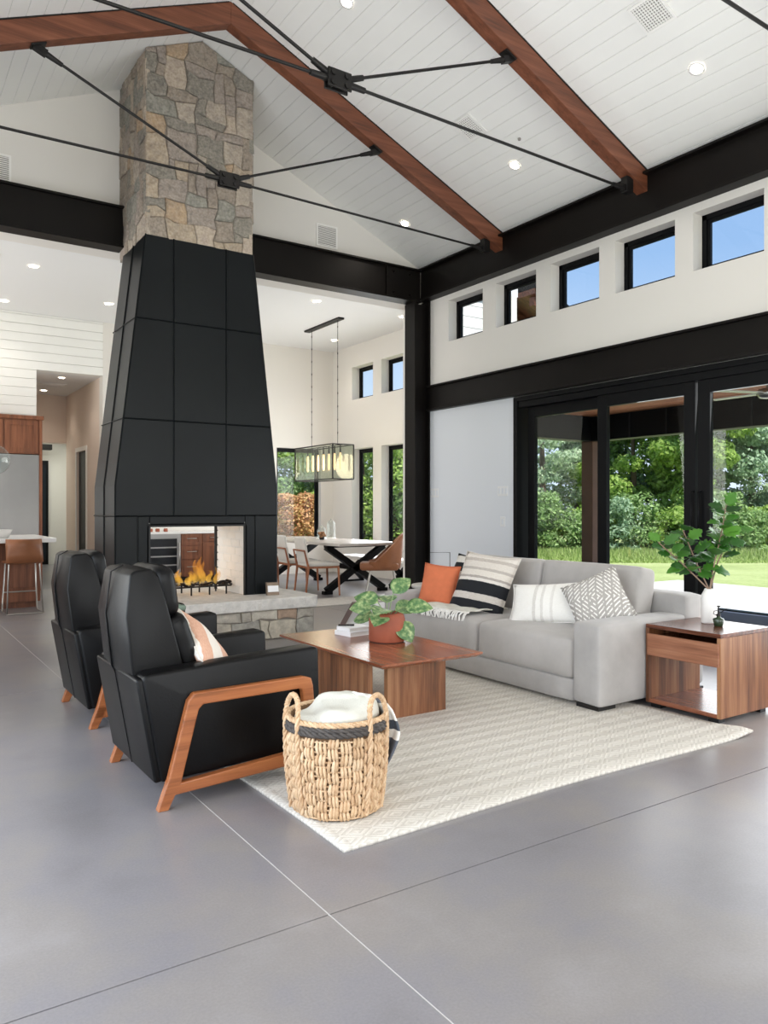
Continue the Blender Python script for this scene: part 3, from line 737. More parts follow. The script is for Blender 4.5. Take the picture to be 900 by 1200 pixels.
struct(MB().box(1.8, 2.0, 16.4, 18.9, 0, 2.9).build('wall_far_room_left', M['wall']))
area('far_room_daylight', (3.0, 17.6, 2.8), (3.0, 17.6, 0), 1.2, 1.6, 22, (0.95, 1, .9))
vent((2.75, 14.9, hz - .003), (PI, 0, 0), .5, .22, 'white return air vent in the hallway ceiling', 8)
d4 = node('door_4')
MB().box(hx1 - .012, hx1 + .0, 14.62, 14.70, 0, 2.42).build('door_casing', M['white'], d4)
MB().box(hx1 - .012, hx1 + .0, 15.46, 15.54, 0, 2.42).build('door_casing', M['white'], d4)
MB().box(hx1 - .012, hx1 + .0, 14.70, 15.46, 2.34, 2.42).build('door_casing', M['white'], d4)
MB().box(hx1 + .04, hx1 + .09, 14.70, 15.46, 0, 2.34).build('door_slab', M['frame'], d4)
d5 = node('door_5')
MB().box(3.18, 3.42, 18.84, 18.9, 0.0, 2.36).build('door_frame', M['frame'], d5)
MB().box(3.235, 3.365, 18.83, 18.84, .12, 2.26).build('pane', M['darkglass'], d5)
bm_ = MB().box(2.9, 3.42, 18.4, 18.6, 2.58, 2.70).build('dark_beam', M['steel']); tag(bm_, 'dark ceiling beam glimpsed at the end of the hallway', 'beam')

# refrigerator and tall cabinet
KF = 12.9
r = thing('refrigerator', 'tall stainless steel refrigerator beside the hallway opening', 'refrigerator', (1.72, KF, 0))
MB().box(-.55, .49, .04, .60, .08, 2.10).build('fridge_body', M['stainless'], r)
MB().box(-.55, .49, .0, .04, .10, 2.10).build('fridge_door', M['stainless'], r, .006)
MB().box(-.55, .49, .06, .6, 0, .08).build('toe_grille', M['frame'], r)
r = thing('tall_cabinet', 'wooden cabinet surround above and beside the stainless refrigerator', 'cabinet', (1.72, KF, 0))
MB().box(.49, .53, -.02, .585, 0, 2.68).build('side_panel', M['cabwood'], r)
MB().box(-1.6, .49, .0, .585, 2.11, 2.64).build('upper_body', M['cabwood'], r)
MB().box(-1.62, .55, -.04, .585, 2.64, 2.70).build('crown_moulding', M['cabwood'], r, .005)
def shaker(par, x0, x1, z0, z1, y=0.0, handle=None, nm='door', mat=None):
    mat = mat or M['cabwood']; f = min(.07, (z1 - z0) * .28)
    m = MB(); m.box(x0, x1, y - .018, y, z0, z0 + f).box(x0, x1, y - .018, y, z1 - f, z1).box(x0, x0 + f, y - .018, y, z0 + f, z1 - f).box(x1 - f, x1, y - .018, y, z0 + f, z1 - f)
    m.box(x0 + f, x1 - f, y - .008, y, z0 + f, z1 - f)
    d = m.build(nm, mat, par)
    if handle:
        (a, b, c, e2) = handle
        MB().tube([(a, y - .018, b), (a, y - .045, b), (c, y - .045, e2), (c, y - .018, e2)], .006, 6).build('handle', M['nickel'], d)
shaker(r, .00, .47, 2.13, 2.62, 0, None); shaker(r, -.50, -.02, 2.13, 2.62, 0, None); shaker(r, -1.0, -.52, 2.13, 2.62)
# back counter seen through the fireplace
r = thing('base_cabinet', 'dark wooden base cabinet with drawers seen through the fireplace', 'cabinet', (3.9, KF, 0))
MB().box(-.5, 1.6, .01, .58, .10, .84).build('body', M['cabwood'], r)
MB().box(-.5, 1.6, .06, .58, 0, .10).build('toe_kick', M['seam'], r)
for (z0, z1) in ((.64, .83), (.40, .62), (.12, .38)):
    shaker(r, .56, .92, z0, z1, .01, (.66, (z0 + z1) / 2 + .02, .82, (z0 + z1) / 2 + .02), 'drawer')
shaker(r, .94, 1.36, .70, .83, .01, (1.08, .765, 1.22, .765), 'drawer'); shaker(r, .94, 1.36, .12, .68, .01, (1.29, .35, 1.29, .58))
shaker(r, 1.38, 1.59, .12, .83, .01)
r = thing('wine_fridge', 'under-counter beverage fridge with glass door seen through the fireplace', 'fridge', (4.15, KF - .03, 0))
m = MB(); m.box(-.31, .29, -.0, .028, .10, .16).box(-.31, .29, 0, .028, .76, .84).box(-.31, -.25, 0, .028, .16, .76).box(.23, .29, 0, .028, .16, .76); m.build('door_frame', M['stainless'], r)
MB().box(-.25, .23, .018, .026, .16, .76).build('door_glass', M['darkglass'], r)
for z in (.30, .45, .60): MB().box(-.25, .23, .010, .018, z, z + .022).build('shelf', M['stainless'], r)
MB().tube([(.26, 0, .25), (.26, -.035, .25), (.26, -.035, .68), (.26, 0, .68)], .009, 6).build('handle', M['nickel'], r)
o = MB((4.45, KF + .25, .84)).box(3.38, 5.52, KF - .03, KF + .6, .84, .875).build('back_counter', M['quartz']); at(o, (4.45, KF + .25, .84)); tag(o, 'pale worktop of the far cabinets seen through the fireplace', 'countertop')
for i, (x, lb) in enumerate(((3.98, 'leftmost'), (4.10, 'middle'), (4.24, 'rightmost'))):
    r = thing('spice_jar', '%s of three small red-brown jars on the far worktop behind the fireplace' % lb, 'jar', (x, KF + .15, .875), group='jars on the back counter')
    MB().lathe([(.001, 0), (.035, 0), (.037, .02), (.035, .05), (.02, .06)], n=12).build('jar_body', M['terracotta'], r)
    MB().lathe([(.024, .055), (.024, .075), (.001, .076)], n=12).build('lid', M['ceramic'], r)
# island
r = thing('kitchen_island', 'kitchen island with white top and wooden base at the left edge', 'island', (0.3, 11.0, 0))
MB().box(-2.4, 1.555, -.25, .7, .08, .85).build('island_base', M['cabwood'], r)
MB().box(-2.4, 1.53, -.20, .65, 0, .08).build('toe_kick', M['cabwood'], r)
MB().box(1.04, 1.50, -.268, -.25, .26, .80).build('base_panel', M['cabwood'], r, .003)
MB().box(-2.6, 1.66, -.72, .8, .85, .905).build('island_top', M['quartz'], r, .005)
# bowl on the island
r = thing('glass_bowl', 'clear cut-glass bowl on the kitchen island', 'bowl', (1.35, 10.55, .905))
MB().lathe([(.001, .004), (.09, .004), (.10, .0), (.15, .10), (.155, .105), (.145, .10), (.095, .012), (.001, .012)], n=20).build('bowl_body', M['quartz'], r)
# kitchen globe pendant
r = thing('globe_pendant', 'clear glass globe pendant lamp at the left edge over the island', 'pendant lamp', (1.30, 10.6, ZK))
MB().tube([(0, 0, 0), (0, 0, -2.35)], .006, 6).build('cord', M['nickel'], r)
MB().lathe([(.001, -.001), (.06, -.001), (.06, -.02), (.001, -.025)], n=16).build('canopy', M['nickel'], r)
MB().lathe([(.02, -2.30), (.03, -2.36), (.03, -2.40), (.001, -2.41)], n=12).build('socket', M['nickel'], r)
MB().lathe([(.03 if i == 0 else .185 * math.sin(PI * (i + .9) / 16), -2.36 - .185 * (1 - math.cos(PI * (i + .9) / 16))) for i in range(15)], n=24).build('glass_shade', M['thinglass'], r)
MB().lathe([(.001, -2.41), (.03, -2.44), (.03, -2.48), (.001, -2.50)], n=12).build('bulb', M['bulbglass'], r)

# bar stools
def bar_stool(loc, rz, label):
    r = thing('bar_stool', label, 'stool', loc, rz, 'leather stools at the kitchen island')
    # bucket shell facing +y: curved back at -y
    vs = []; fs = []; nu, nv = 11, 7
    for j in range(nv):
        t = j / (nv - 1)
        for i in range(nu):
            u = -1 + 2 * i / (nu - 1)
            if t < .45:
                k = t / .45; y = .20 - .38 * k; z = .62 + .02 * u * u * k - .01 * k; x = u * .205
            else:
                k = (t - .45) / .55; y = -.18 - .04 * k + .13 * u * u * k; z = .61 + .29 * k - .0 * u * u; x = u * (.205 - .015 * k)
            vs.append((x, y, z))
    for j in range(nv - 1):
        for i in range(nu - 1): fs.append((j * nu + i, j * nu + i + 1, (j + 1) * nu + i + 1, (j + 1) * nu + i))
    m = MB(); m.add(vs, fs, True); o = m.build('seat_shell', M['cognac'], r); sm = o.modifiers.new('s', 'SOLIDIFY'); sm.thickness = .03; sm.offset = 0
    for sx in (-1, 1):
        MB().tube([(sx * .17, .15, .60), (sx * .20, .21, .012), (sx * .20, -.21, .012), (sx * .17, -.14, .60)], .009, 6).build('leg', M['nickel'], r)
    MB().tube([(-.19, .20, .24), (.19, .20, .24)], .009, 6).build('footrest', M['nickel'], r)
    MB().tube([(-.20, -.21, .012), (.20, -.21, .012)], .009, 6).build('base_bar', M['nickel'], r)
    return r
bar_stool((1.57, 10.28, 0), 0, 'brown leather bar stool at the island, the one fully in view')
bar_stool((0.93, 10.26, 0), 0, 'bar stool mostly cut off by the left edge of the photo')

# ================================================================== FIREPLACE
YC0, YC1 = 7.242, 8.02
HT = .397
def fxL(z): return 1.885 if z <= 1.48 else 1.885 + (z - 1.48) / (3.85 - 1.48) * .28
def fxR(z): return 3.511 if z <= 1.48 else 3.511 - (z - 1.48) / (3.85 - 1.48) * .262
FP = thing('fireplace', 'tall see-through fireplace in black steel panels with stone chimney and pale hearth', 'fireplace', (2.7, 7.6, 0))
FO = (2.7, 7.6, 0)
def fm(): return MB(FO)
# structural core, dark, behind the panels
def frustum(m, z0, z1, ins, xl=None, xr=None):
    a = lambda z: (fxL(z) if xl is None else xl) + (ins if xl is None else 0)
    b = lambda z: (fxR(z) if xr is None else xr) - (ins if xr is None else 0)
    vs = [(x, y, z) for z in (z0, z1) for (x, y) in ((a(z), YC0 + ins), (b(z), YC0 + ins), (b(z), YC1 - ins), (a(z), YC1 - ins))]
    m.add(vs, [(3, 2, 1, 0), (4, 5, 6, 7), (0, 1, 5, 4), (1, 2, 6, 5), (2, 3, 7, 6), (3, 0, 4, 7)])
OX0, OX1, OZ = 2.198, 3.161, 1.105
m = fm(); frustum(m, 1.48, 3.845, .014); frustum(m, OZ + .03, 1.48, .014); frustum(m, HT, OZ + .03, .014, None, OX0 - .03); frustum(m, HT, OZ + .03, .014, OX1 + .03, None)
m.build('core', M['seam'], FP)
def panel(fn, a0, a1, zs, nrm, name='steel_panel', th=.013, g=.006):
    """fn(a,z) -> outer point; a0/a1 may be functions of z"""
    f0 = a0 if callable(a0) else (lambda z: a0); f1 = a1 if callable(a1) else (lambda z: a1)
    zs = [zs[0] + g] + zs[1:-1] + [zs[-1] - g]
    vs = []; n = Vector(nrm)
    for z in zs:
        s_ = 1 if f1(z) > f0(z) else -1
        for a in (f0(z) + s_ * g, f1(z) - s_ * g):
            p = Vector(fn(a, z)); vs += [p - n * th, p]
    fs = []; k = len(zs)
    for i in range(k - 1):
        b = i * 4; c = b + 4
        fs += [(b + 1, b + 3, c + 3, c + 1), (b, c, c + 2, b + 2), (b, b + 1, c + 1, c), (b + 2, c + 2, c + 3, b + 3)]
    fs += [(0, 2, 3, 1), (4 * (k - 1), 4 * (k - 1) + 1, 4 * (k - 1) + 3, 4 * (k - 1) + 2)]
    m = fm(); m.add(vs, fs); return m.build(name, M['panel'], FP, .002, segs=1)
rows = [[1.20, 1.48, 2.106], [2.106, 3.05], [3.05, 3.85]]
for yy, nn in ((YC0, (0, -1, 0)), (YC1, (0, 1, 0))):
    fn = lambda a, z, yy=yy: (a, yy, z)
    for rw in rows:
        panel(fn, fxL, 2.431, rw, nn); panel(fn, 2.431, 2.962, rw, nn); panel(fn, 2.962, fxR, rw, nn)
    panel(fn, 1.885, 2.09, [HT, 1.20], nn); panel(fn, 2.09, OX0, [HT, 1.20], nn)
    panel(fn, OX1, 3.27, [HT, 1.20], nn); panel(fn, 3.27, 3.511, [HT, 1.20], nn)
    panel(fn, OX0, OX1, [OZ, 1.20], nn)
for fx, nn in ((fxL, (-1, 0, 0)), (fxR, (1, 0, 0))):
    fn = lambda a, z, fx=fx: (fx(z), a, z)
    for rw in [[HT, 1.20]] + rows:
        for (a, b) in ((YC0, 7.63), (7.63, YC1)): panel(fn, a, b, rw, nn)
# slim battens over the seams
def batten(pts): fm().tube(pts, .008, 4, smooth=False).build('batten', M['panel'], FP)
for z in (1.20, 2.106, 3.05):
    batten([(fxL(z), YC0 - .003, z), (fxR(z), YC0 - .003, z)]); batten([(fxL(z) - .003, YC0, z), (fxL(z) - .003, YC1, z)]); batten([(fxR(z) + .003, YC0, z), (fxR(z) + .003, YC1, z)])
for x in (2.431, 2.962): batten([(x, YC0 - .003, 1.20), (x, YC0 - .003, 3.845)])
for fx in (fxL, fxR): 
    s_ = -.003 if fx is fxL else .003
    batten([(fx(z) + s_, 7.63, z) for z in (HT, 1.48, 3.845)]); batten([(fx(z), YC0, z) for z in (HT, 1.48, 3.845)])
# firebox: top, frame round both openings, white brick sides
fm().box(OX0 - .02, OX1 + .02, YC0 + .02, YC1 - .02, OZ, OZ + .04).build('firebox_top', M['white'], FP)
for y in (YC0, YC1 - .03):
    m = fm(); m.box(OX0 - .02, OX0 + .012, y, y + .03, HT, OZ).box(OX1 - .02 if y > 7.5 else OX1 - .004, OX1 + .02, y, y + .03, HT, OZ).box(OX0, OX1, y, y + .03, OZ - .01, OZ + .02); m.build('opening_trim', M['seam'], FP)
for xs, sg in ((OX1, 1), (OX0, -1)):
    fm().box(xs + sg * .012, xs + sg * .03, YC0 + .03, YC1 - .03, HT, OZ).build('firebox_mortar', M['gapm'], FP)
    k = 0; z = HT
    while z < OZ - .01:
        zz = min(z + .076, OZ) ; cuts = [YC0 + .03, YC0 + .25, YC0 + .47, YC0 + .69, YC1 - .03] if k % 2 else [YC0 + .03, YC0 + .14, YC0 + .36, YC0 + .58, YC1 - .03]
        for a, b in zip(cuts, cuts[1:]):
            fm().box(xs + sg * (.0 + rng.random() * .002), xs + sg * .014, a + .003, b - .003, z + .003, zz - .003).build('brick', M['whitebrick'], FP)
        z += .08; k += 1
# stones
def clip(poly, planes):
    for (a, b, c) in planes:              # keep a*u+b*v<=c
        out = []
        for i in range(len(poly)):
            p, q = poly[i], poly[(i + 1) % len(poly)]
            dp = a * p[0] + b * p[1] - c; dq = a * q[0] + b * q[1] - c
            if dp <= 0: out.append(p)
            if (dp < 0) != (dq < 0):
                t = dp / (dp - dq); out.append((p[0] + (q[0] - p[0]) * t, p[1] + (q[1] - p[1]) * t))
        poly = out
        if len(poly) < 3: return []
    return poly
def stones(w, h, wmap, planes, seed, mat, cell=.09, maxw=3, maxh=3, jit=.022, gap=.005, proud=.028, name='stone'):
    rg = random.Random(seed); nx = max(1, round(w / cell)); nz = max(1, round(h / cell)); cx = w / nx; cz = h / nz
    used_ = [[False] * nz for _ in range(nx)]; J = {}
    def J_(i, j):
        if (i, j) not in J: J[(i, j)] = (0 if i in (0, nx) else rg.uniform(-jit, jit), 0 if j in (0, nz) else rg.uniform(-jit, jit))
        a = J[(i, j)]; return (i * cx + a[0], j * cz + a[1])
    for j in range(nz):
        for i in range(nx):
            if used_[i][j]: continue
            sw = rg.choice([1, 2, 2, 2, 3, 3][:2 + maxw + (1 if maxw > 2 else 0)]); sh = rg.choice([1, 1, 2, 2, 2, 3][:3 + maxh])
            a = 1
            while a < sw and i + a < nx and not used_[i + a][j]: a += 1
            b = 1
            while b < sh and j + b < nz and all(not used_[i + t][j + b] for t in range(a)): b += 1
            for p in range(a):
                for q in range(b): used_[i + p][j + q] = True
            P = [J_(i, j)]
            if a > 1: P.append(J_(i + a // 2, j))
            P.append(J_(i + a, j))
            if b > 1: P.append(J_(i + a, j + b // 2))
            P.append(J_(i + a, j + b))
            if a > 1: P.append(J_(i + a // 2, j + b))
            P.append(J_(i, j + b))
            if b > 1: P.append(J_(i, j + b // 2))
            P = clip(P, planes)
            if not P: continue
            cxx = sum(p[0] for p in P) / len(P); cyy = sum(p[1] for p in P) / len(P)
            def ins(d):
                o_ = []
                for p in P:
                    L = math.hypot(p[0] - cxx, p[1] - cyy) or 1; k = max(0, 1 - d / L); o_.append((cxx + (p[0] - cxx) * k, cyy + (p[1] - cyy) * k))
                return o_
            pr = proud * rg.uniform(.55, 1.1); tx = rg.uniform(-.05, .05); ty = rg.uniform(-.05, .05)
            r0 = [wmap(p[0], p[1], -.02) for p in ins(gap)]
            r1 = [wmap(p[0], p[1], pr * .62 + tx * (p[0] - cxx)) for p in ins(gap)]
            r2 = [wmap(p[0], p[1], pr + tx * (p[0] - cxx) + ty * (p[1] - cyy)) for p in ins(gap + .014)]
            n = len(P); m = fm(); fs = []
            for k in range(n):
                k2 = (k + 1) % n; fs += [(k, k2, n + k2, n + k), (n + k, n + k2, 2 * n + k2, 2 * n + k)]
            c_ = wmap(cxx, cyy, pr + rg.uniform(.0, .006))
            vs = r0 + r1 + r2 + [c_]
            fs += [(2 * n + k, 2 * n + (k + 1) % n, 3 * n) for k in range(n)]
            m.add(vs, fs); m.build(name, mat, FP)
SX0, SX1, SZ0 = 2.165, 3.25, 3.83
m = fm(); x0, x1 = SX0 + .02, SX1 - .02
m.prism([(x0, SZ0), (x1, SZ0), (x1, ceil_z(x1) + .02), (RX, RZ + .02), (x0, ceil_z(x0) + .02)], YC0 + .02, YBK + .05); m.build('mortar_core', M['mortar'], FP)
hh = RZ - SZ0
pl = [(SL, 1, (RZ - SZ0 - .004) + SL * (RX - SX0)), (-SL, 1, (RZ - SZ0 - .004) - SL * (RX - SX0))]
stones(SX1 - SX0, hh + .03, lambda u, v, n: (SX0 + u, YC0 + .02 - n, SZ0 + v), pl, 11, M['stone'], .098, 3, 3, .026, .0035)
for xs, sg, sd_ in ((SX0, -1, 5), (SX1, 1, 9)):
    hs = ceil_z(xs) - SZ0 + .005
    stones(YBK - YC0, hs, lambda u, v, n, xs=xs, sg=sg: (xs - sg * .02 + sg * n, YC0 + u, SZ0 + v), [], sd_, M['stone'], .105, 3, 3, .026, .0035)
# hearth
HX0, HX1, HY0, HY1 = 1.98, 3.73, 6.836, 8.40
fm().box(HX0 + .02, HX1 - .02, HY0 + .02, HY1 - .02, 0, .29).build('hearth_core', M['mortar'], FP)
stones(HX1 - HX0, .285, lambda u, v, n: (HX0 + u, HY0 + .02 - n, v), [], 3, M['hstone'], .095, 3, 2, .018)
stones(HY1 - HY0, .285, lambda u, v, n: (HX1 - .02 + n, HY0 + u, v), [], 4, M['hstone'], .095, 3, 2, .018)
stones(HY1 - HY0, .285, lambda u, v, n: (HX0 + .02 - n, HY0 + u, v), [], 6, M['hstone'], .095, 3, 2, .018)
stones(HX1 - HX0, .285, lambda u, v, n: (HX0 + u, HY1 - .02 + n, v), [], 8, M['hstone'], .095, 3, 2, .018)
m = fm(); rr_ = random.Random(2); pts = []
def edge(x0, y0, x1, y1, k):
    for i in range(k): t = i / k; pts.append((x0 + (x1 - x0) * t + rr_.uniform(-.006, .006), y0 + (y1 - y0) * t + rr_.uniform(-.006, .006)))
X0, X1, Y0, Y1 = HX0 - .03, HX1 + .06, HY0 - .04, HY1 + .03
edge(X0, Y0, X1 - .07, Y0, 34); edge(X1 - .06, Y0 + .005, X1, Y0 + .06, 3); edge(X1, Y0 + .08, X1, Y1, 18); edge(X1, Y1, X0, Y1, 20); edge(X0, Y1, X0, Y0, 12)
m.prism(pts, .288, HT, 'z'); m.build('hearth_slab', M['slab'], FP, .010)

# iron grate with flames on the hearth
r = thing('fire_grate', 'wrought iron log grate with low orange flames inside the see-through fireplace', 'grate', (2.79, 7.62, HT))
for y in (-.13, .13):
    MB().tube([(-.33, y, .085), (.33, y, .085)], .009, 6).build('rail', M['iron'], r)
for x in (-.28, -.10, .09, .27):
    MB().tube([(x, -.16, .10), (x, -.05, .08), (x, .05, .08), (x, .17, .10)], .009, 6).build('cross_bar', M['iron'], r)
    for y in (-.14, .15): MB().tube([(x, y, .09), (x, y, .0)], .009, 6).build('leg', M['iron'], r)
rr_ = random.Random(4)
for i in range(7):
    x = -.30 + .1 * i; pts = [(x + rr_.uniform(-.02, .02) + .045 * k, rr_.uniform(-.12, .12), .105 + .02 * math.sin(k * 1.7 + i)) for k in range(4)]
    MB().tube(pts, [.008, .013, .012, .006], 6).build('twig', M['iron'], r)
MB().tube([(.27, 0, .09), (.36, .0, .10), (.40, 0, .14)], .012, 6).build('end_hook', M['iron'], r)
def flame_mat():
    N = NT('flame'); sep = N.n('SeparateXYZ'); N.l(N.co(), sep.inputs[0])
    c = N.ramp(N.math('MULTIPLY', sep.outputs[2], 3.4), [(0.1, hexc('#ffe9a0')), (0.5, hexc('#f5b848')), (0.95, hexc('#d98a3a'))])
    em = N.n('Emission'); em.inputs[1].default_value = 0.8; N.l(c, em.inputs[0]); t = N.n('BsdfTransparent')
    lw = N.n('LayerWeight'); lw.inputs[0].default_value = .35
    ns = N.noise(N.co((1, 1, .5)), 22, 3)
    f = N.math('MULTIPLY', N.ramp(lw.outputs['Facing'], [(0.1, (.42,) * 3 + (1,)), (0.8, (.01,) * 3 + (1,))]), N.ramp(ns, [(0.38, (.15,) * 3 + (1,)), (0.6, (1,) * 3 + (1,))]))
    mx = N.n('MixShader'); N.l(f, mx.inputs[0]); N.l(t.outputs[0], mx.inputs[1]); N.l(em.outputs[0], mx.inputs[2]); N.l(mx.outputs[0], N.out.inputs[0])
    return N.m
FM = flame_mat()
for i in range(11):
    x = -.20 + .042 * i + rr_.uniform(-.02, .02); y = rr_.uniform(-.08, .08); h = rr_.uniform(.12, .25) * (1.15 if 3 < i < 8 else .8); b = rr_.uniform(.03, .05)
    n = 9; c = [(x + .02 * math.sin(k * .9 + i), y, .10 + h * k / (n - 1)) for k in range(n)]
    rs = [b * max(.03, math.sin(PI * min(1, (k / (n - 1)) ** .75 * .98 + .02)) ** .8) * (1 - .35 * k / n) + .001 for k in range(n)]
    MB().tube(c, rs, 8).build('flame', FM, r)
pl_ = bpy.data.lights.new('fire_glow', 'POINT'); pl_.energy = 1.2; pl_.color = (1, .55, .2); pl_.shadow_soft_size = .1
o = bpy.data.objects.new('fire_glow', pl_); COL.objects.link(o); o.location = (2.79, 7.62, .62)
# little card box on the hearth, eucalyptus stem
r = thing('card_box', 'small brown box with a white label standing on the hearth corner', 'box', (3.40, 7.10, HT), R(-8))
MB().prism([(-.025, 0), (.025, 0), (.045, .125), (-.005, .125)], -.062, .062, 'x').build('box_body', plain('kraft_card', '#8d7a68', .8), r)
MB().prism([(-.0275, .035), (-.022, .034), (-.008, .095), (-.0135, .096)], -.055, .055, 'x').build('label_panel', M['paper'], r)

# ================================================================== SOFT GOODS helpers
def pillow(name, w, h, t, mat, loc, nrm, roll, label, group=None, seed=0, k=2.2, edge=None):
    """pillow whose face normal points along nrm; roll turns it in its own plane"""
    n = 16; rg = random.Random(seed); ph = [rg.uniform(0, 6) for _ in range(4)]; vs = []; idx = {}
    def P(i, j, s_):
        u = -1 + 2 * i / n; v = -1 + 2 * j / n
        if abs(u) == 1 or abs(v) == 1: key = (i, j, 0)
        else: key = (i, j, s_)
        if key in idx: return idx[key]
        a = (1 - abs(u) ** k) * (1 - abs(v) ** k); z = s_ * t / 2 * max(0, a) ** .55
        px_ = u * w / 2 * (1 - .07 * (1 - v * v) * abs(u) ** 2 ); py_ = v * h / 2 * (1 - .07 * (1 - u * u) * abs(v) ** 2)
        z += .006 * math.sin(u * 4 + ph[0]) * math.sin(v * 5 + ph[1]) * (1 - u * u) * (1 - v * v)
        idx[key] = len(vs); vs.append((px_, py_, z)); return idx[key]
    fs = []
    for s_ in (1, -1):
        for i in range(n):
            for j in range(n):
                f = (P(i, j, s_), P(i + 1, j, s_), P(i + 1, j + 1, s_), P(i, j + 1, s_)); fs.append(f if s_ > 0 else f[::-1])
    m = MB(); m.add(vs, fs, True); o = m.build(name, mat)
    nz = Vector(nrm).normalized(); up = Vector((0, 0, 1)); y = (up - nz * up.dot(nz)).normalized(); x = y.cross(nz)
    Mx = Matrix((x, y, nz)).transposed().to_4x4(); Mx = Mx @ Matrix.Rotation(roll, 4, 'Z')
    o.matrix_world = Matrix.Translation(loc) @ Mx
    # seam piping as part
    pts = []
    for i in range(n): pts.append(vs[P(i, 0, 0)])
    for j in range(n): pts.append(vs[P(n, j, 0)])
    for i in range(n, 0, -1): pts.append(vs[P(i, n, 0)])
    for j in range(n, -1, -1): pts.append(vs[P(0, j, 0)])
    MB().tube(pts, .0035, 5).build('seam', mat if edge is None else edge, o)
    tag(o, label, 'pillow', group); return o

# ================================================================== RUGS
def rug(name, x0, x1, y0, y1, mat, label, wav, seed, th=.012, lift=None):
    rg = random.Random(seed); nx, ny = 60, 60; vs = []; cx, cy = (x0 + x1) / 2, (y0 + y1) / 2
    ph = [rg.uniform(0, 6) for _ in range(4)]
    for j in range(ny + 1):
        for i in range(nx + 1):
            u = i / nx; v = j / ny
            x = x0 + (x1 - x0) * u + wav * math.sin(v * 7 + ph[0]) * (1 if u in (0, 1) else abs(2 * u - 1) ** 3)
            y = y0 + (y1 - y0) * v + wav * 1.3 * math.sin(u * 6 + ph[1]) * abs(2 * v - 1) ** 3
            z = th
            if lift: z += lift(x, y)
            vs.append((x - cx, y - cy, z))
    n0 = len(vs); vs += [(x, y, max(0.0, z - th)) for x, y, z in vs]
    fs = []; W_ = nx + 1
    for j in range(ny):
        for i in range(nx):
            a = j * W_ + i; fs.append((a, a + 1, a + W_ + 1, a + W_)); fs.append((n0 + a, n0 + a + W_, n0 + a + W_ + 1, n0 + a + 1))
    for i in range(nx):
        fs.append((i, n0 + i, n0 + i + 1, i + 1)); a = ny * W_ + i; fs.append((a, a + 1, n0 + a + 1, n0 + a))
    for j in range(ny):
        a = j * W_; fs.append((a, a + W_, n0 + a + W_, n0 + a)); a = j * W_ + nx; fs.append((a, n0 + a, n0 + a + W_, a + W_))
    m = MB(); m.add(vs, fs, True); o = m.build(name, mat); o.location = (cx, cy, 0); tag(o, label, 'rug'); return o
rug('area_rug', 1.45, 4.12, 2.46, 5.60, M['rug'], 'large cream rug with woven diamond pattern under the coffee table and sofa', .012, 1,
    lift=lambda x, y: .020 * math.exp(-((x - 4.12) ** 2 + (y - 2.5) ** 2) / .012))
rug('dining_rug', 3.95, 6.9, 8.74, 9.45, M['rug2'], 'pale textured runner rug on the floor before the dining table', .006, 3)

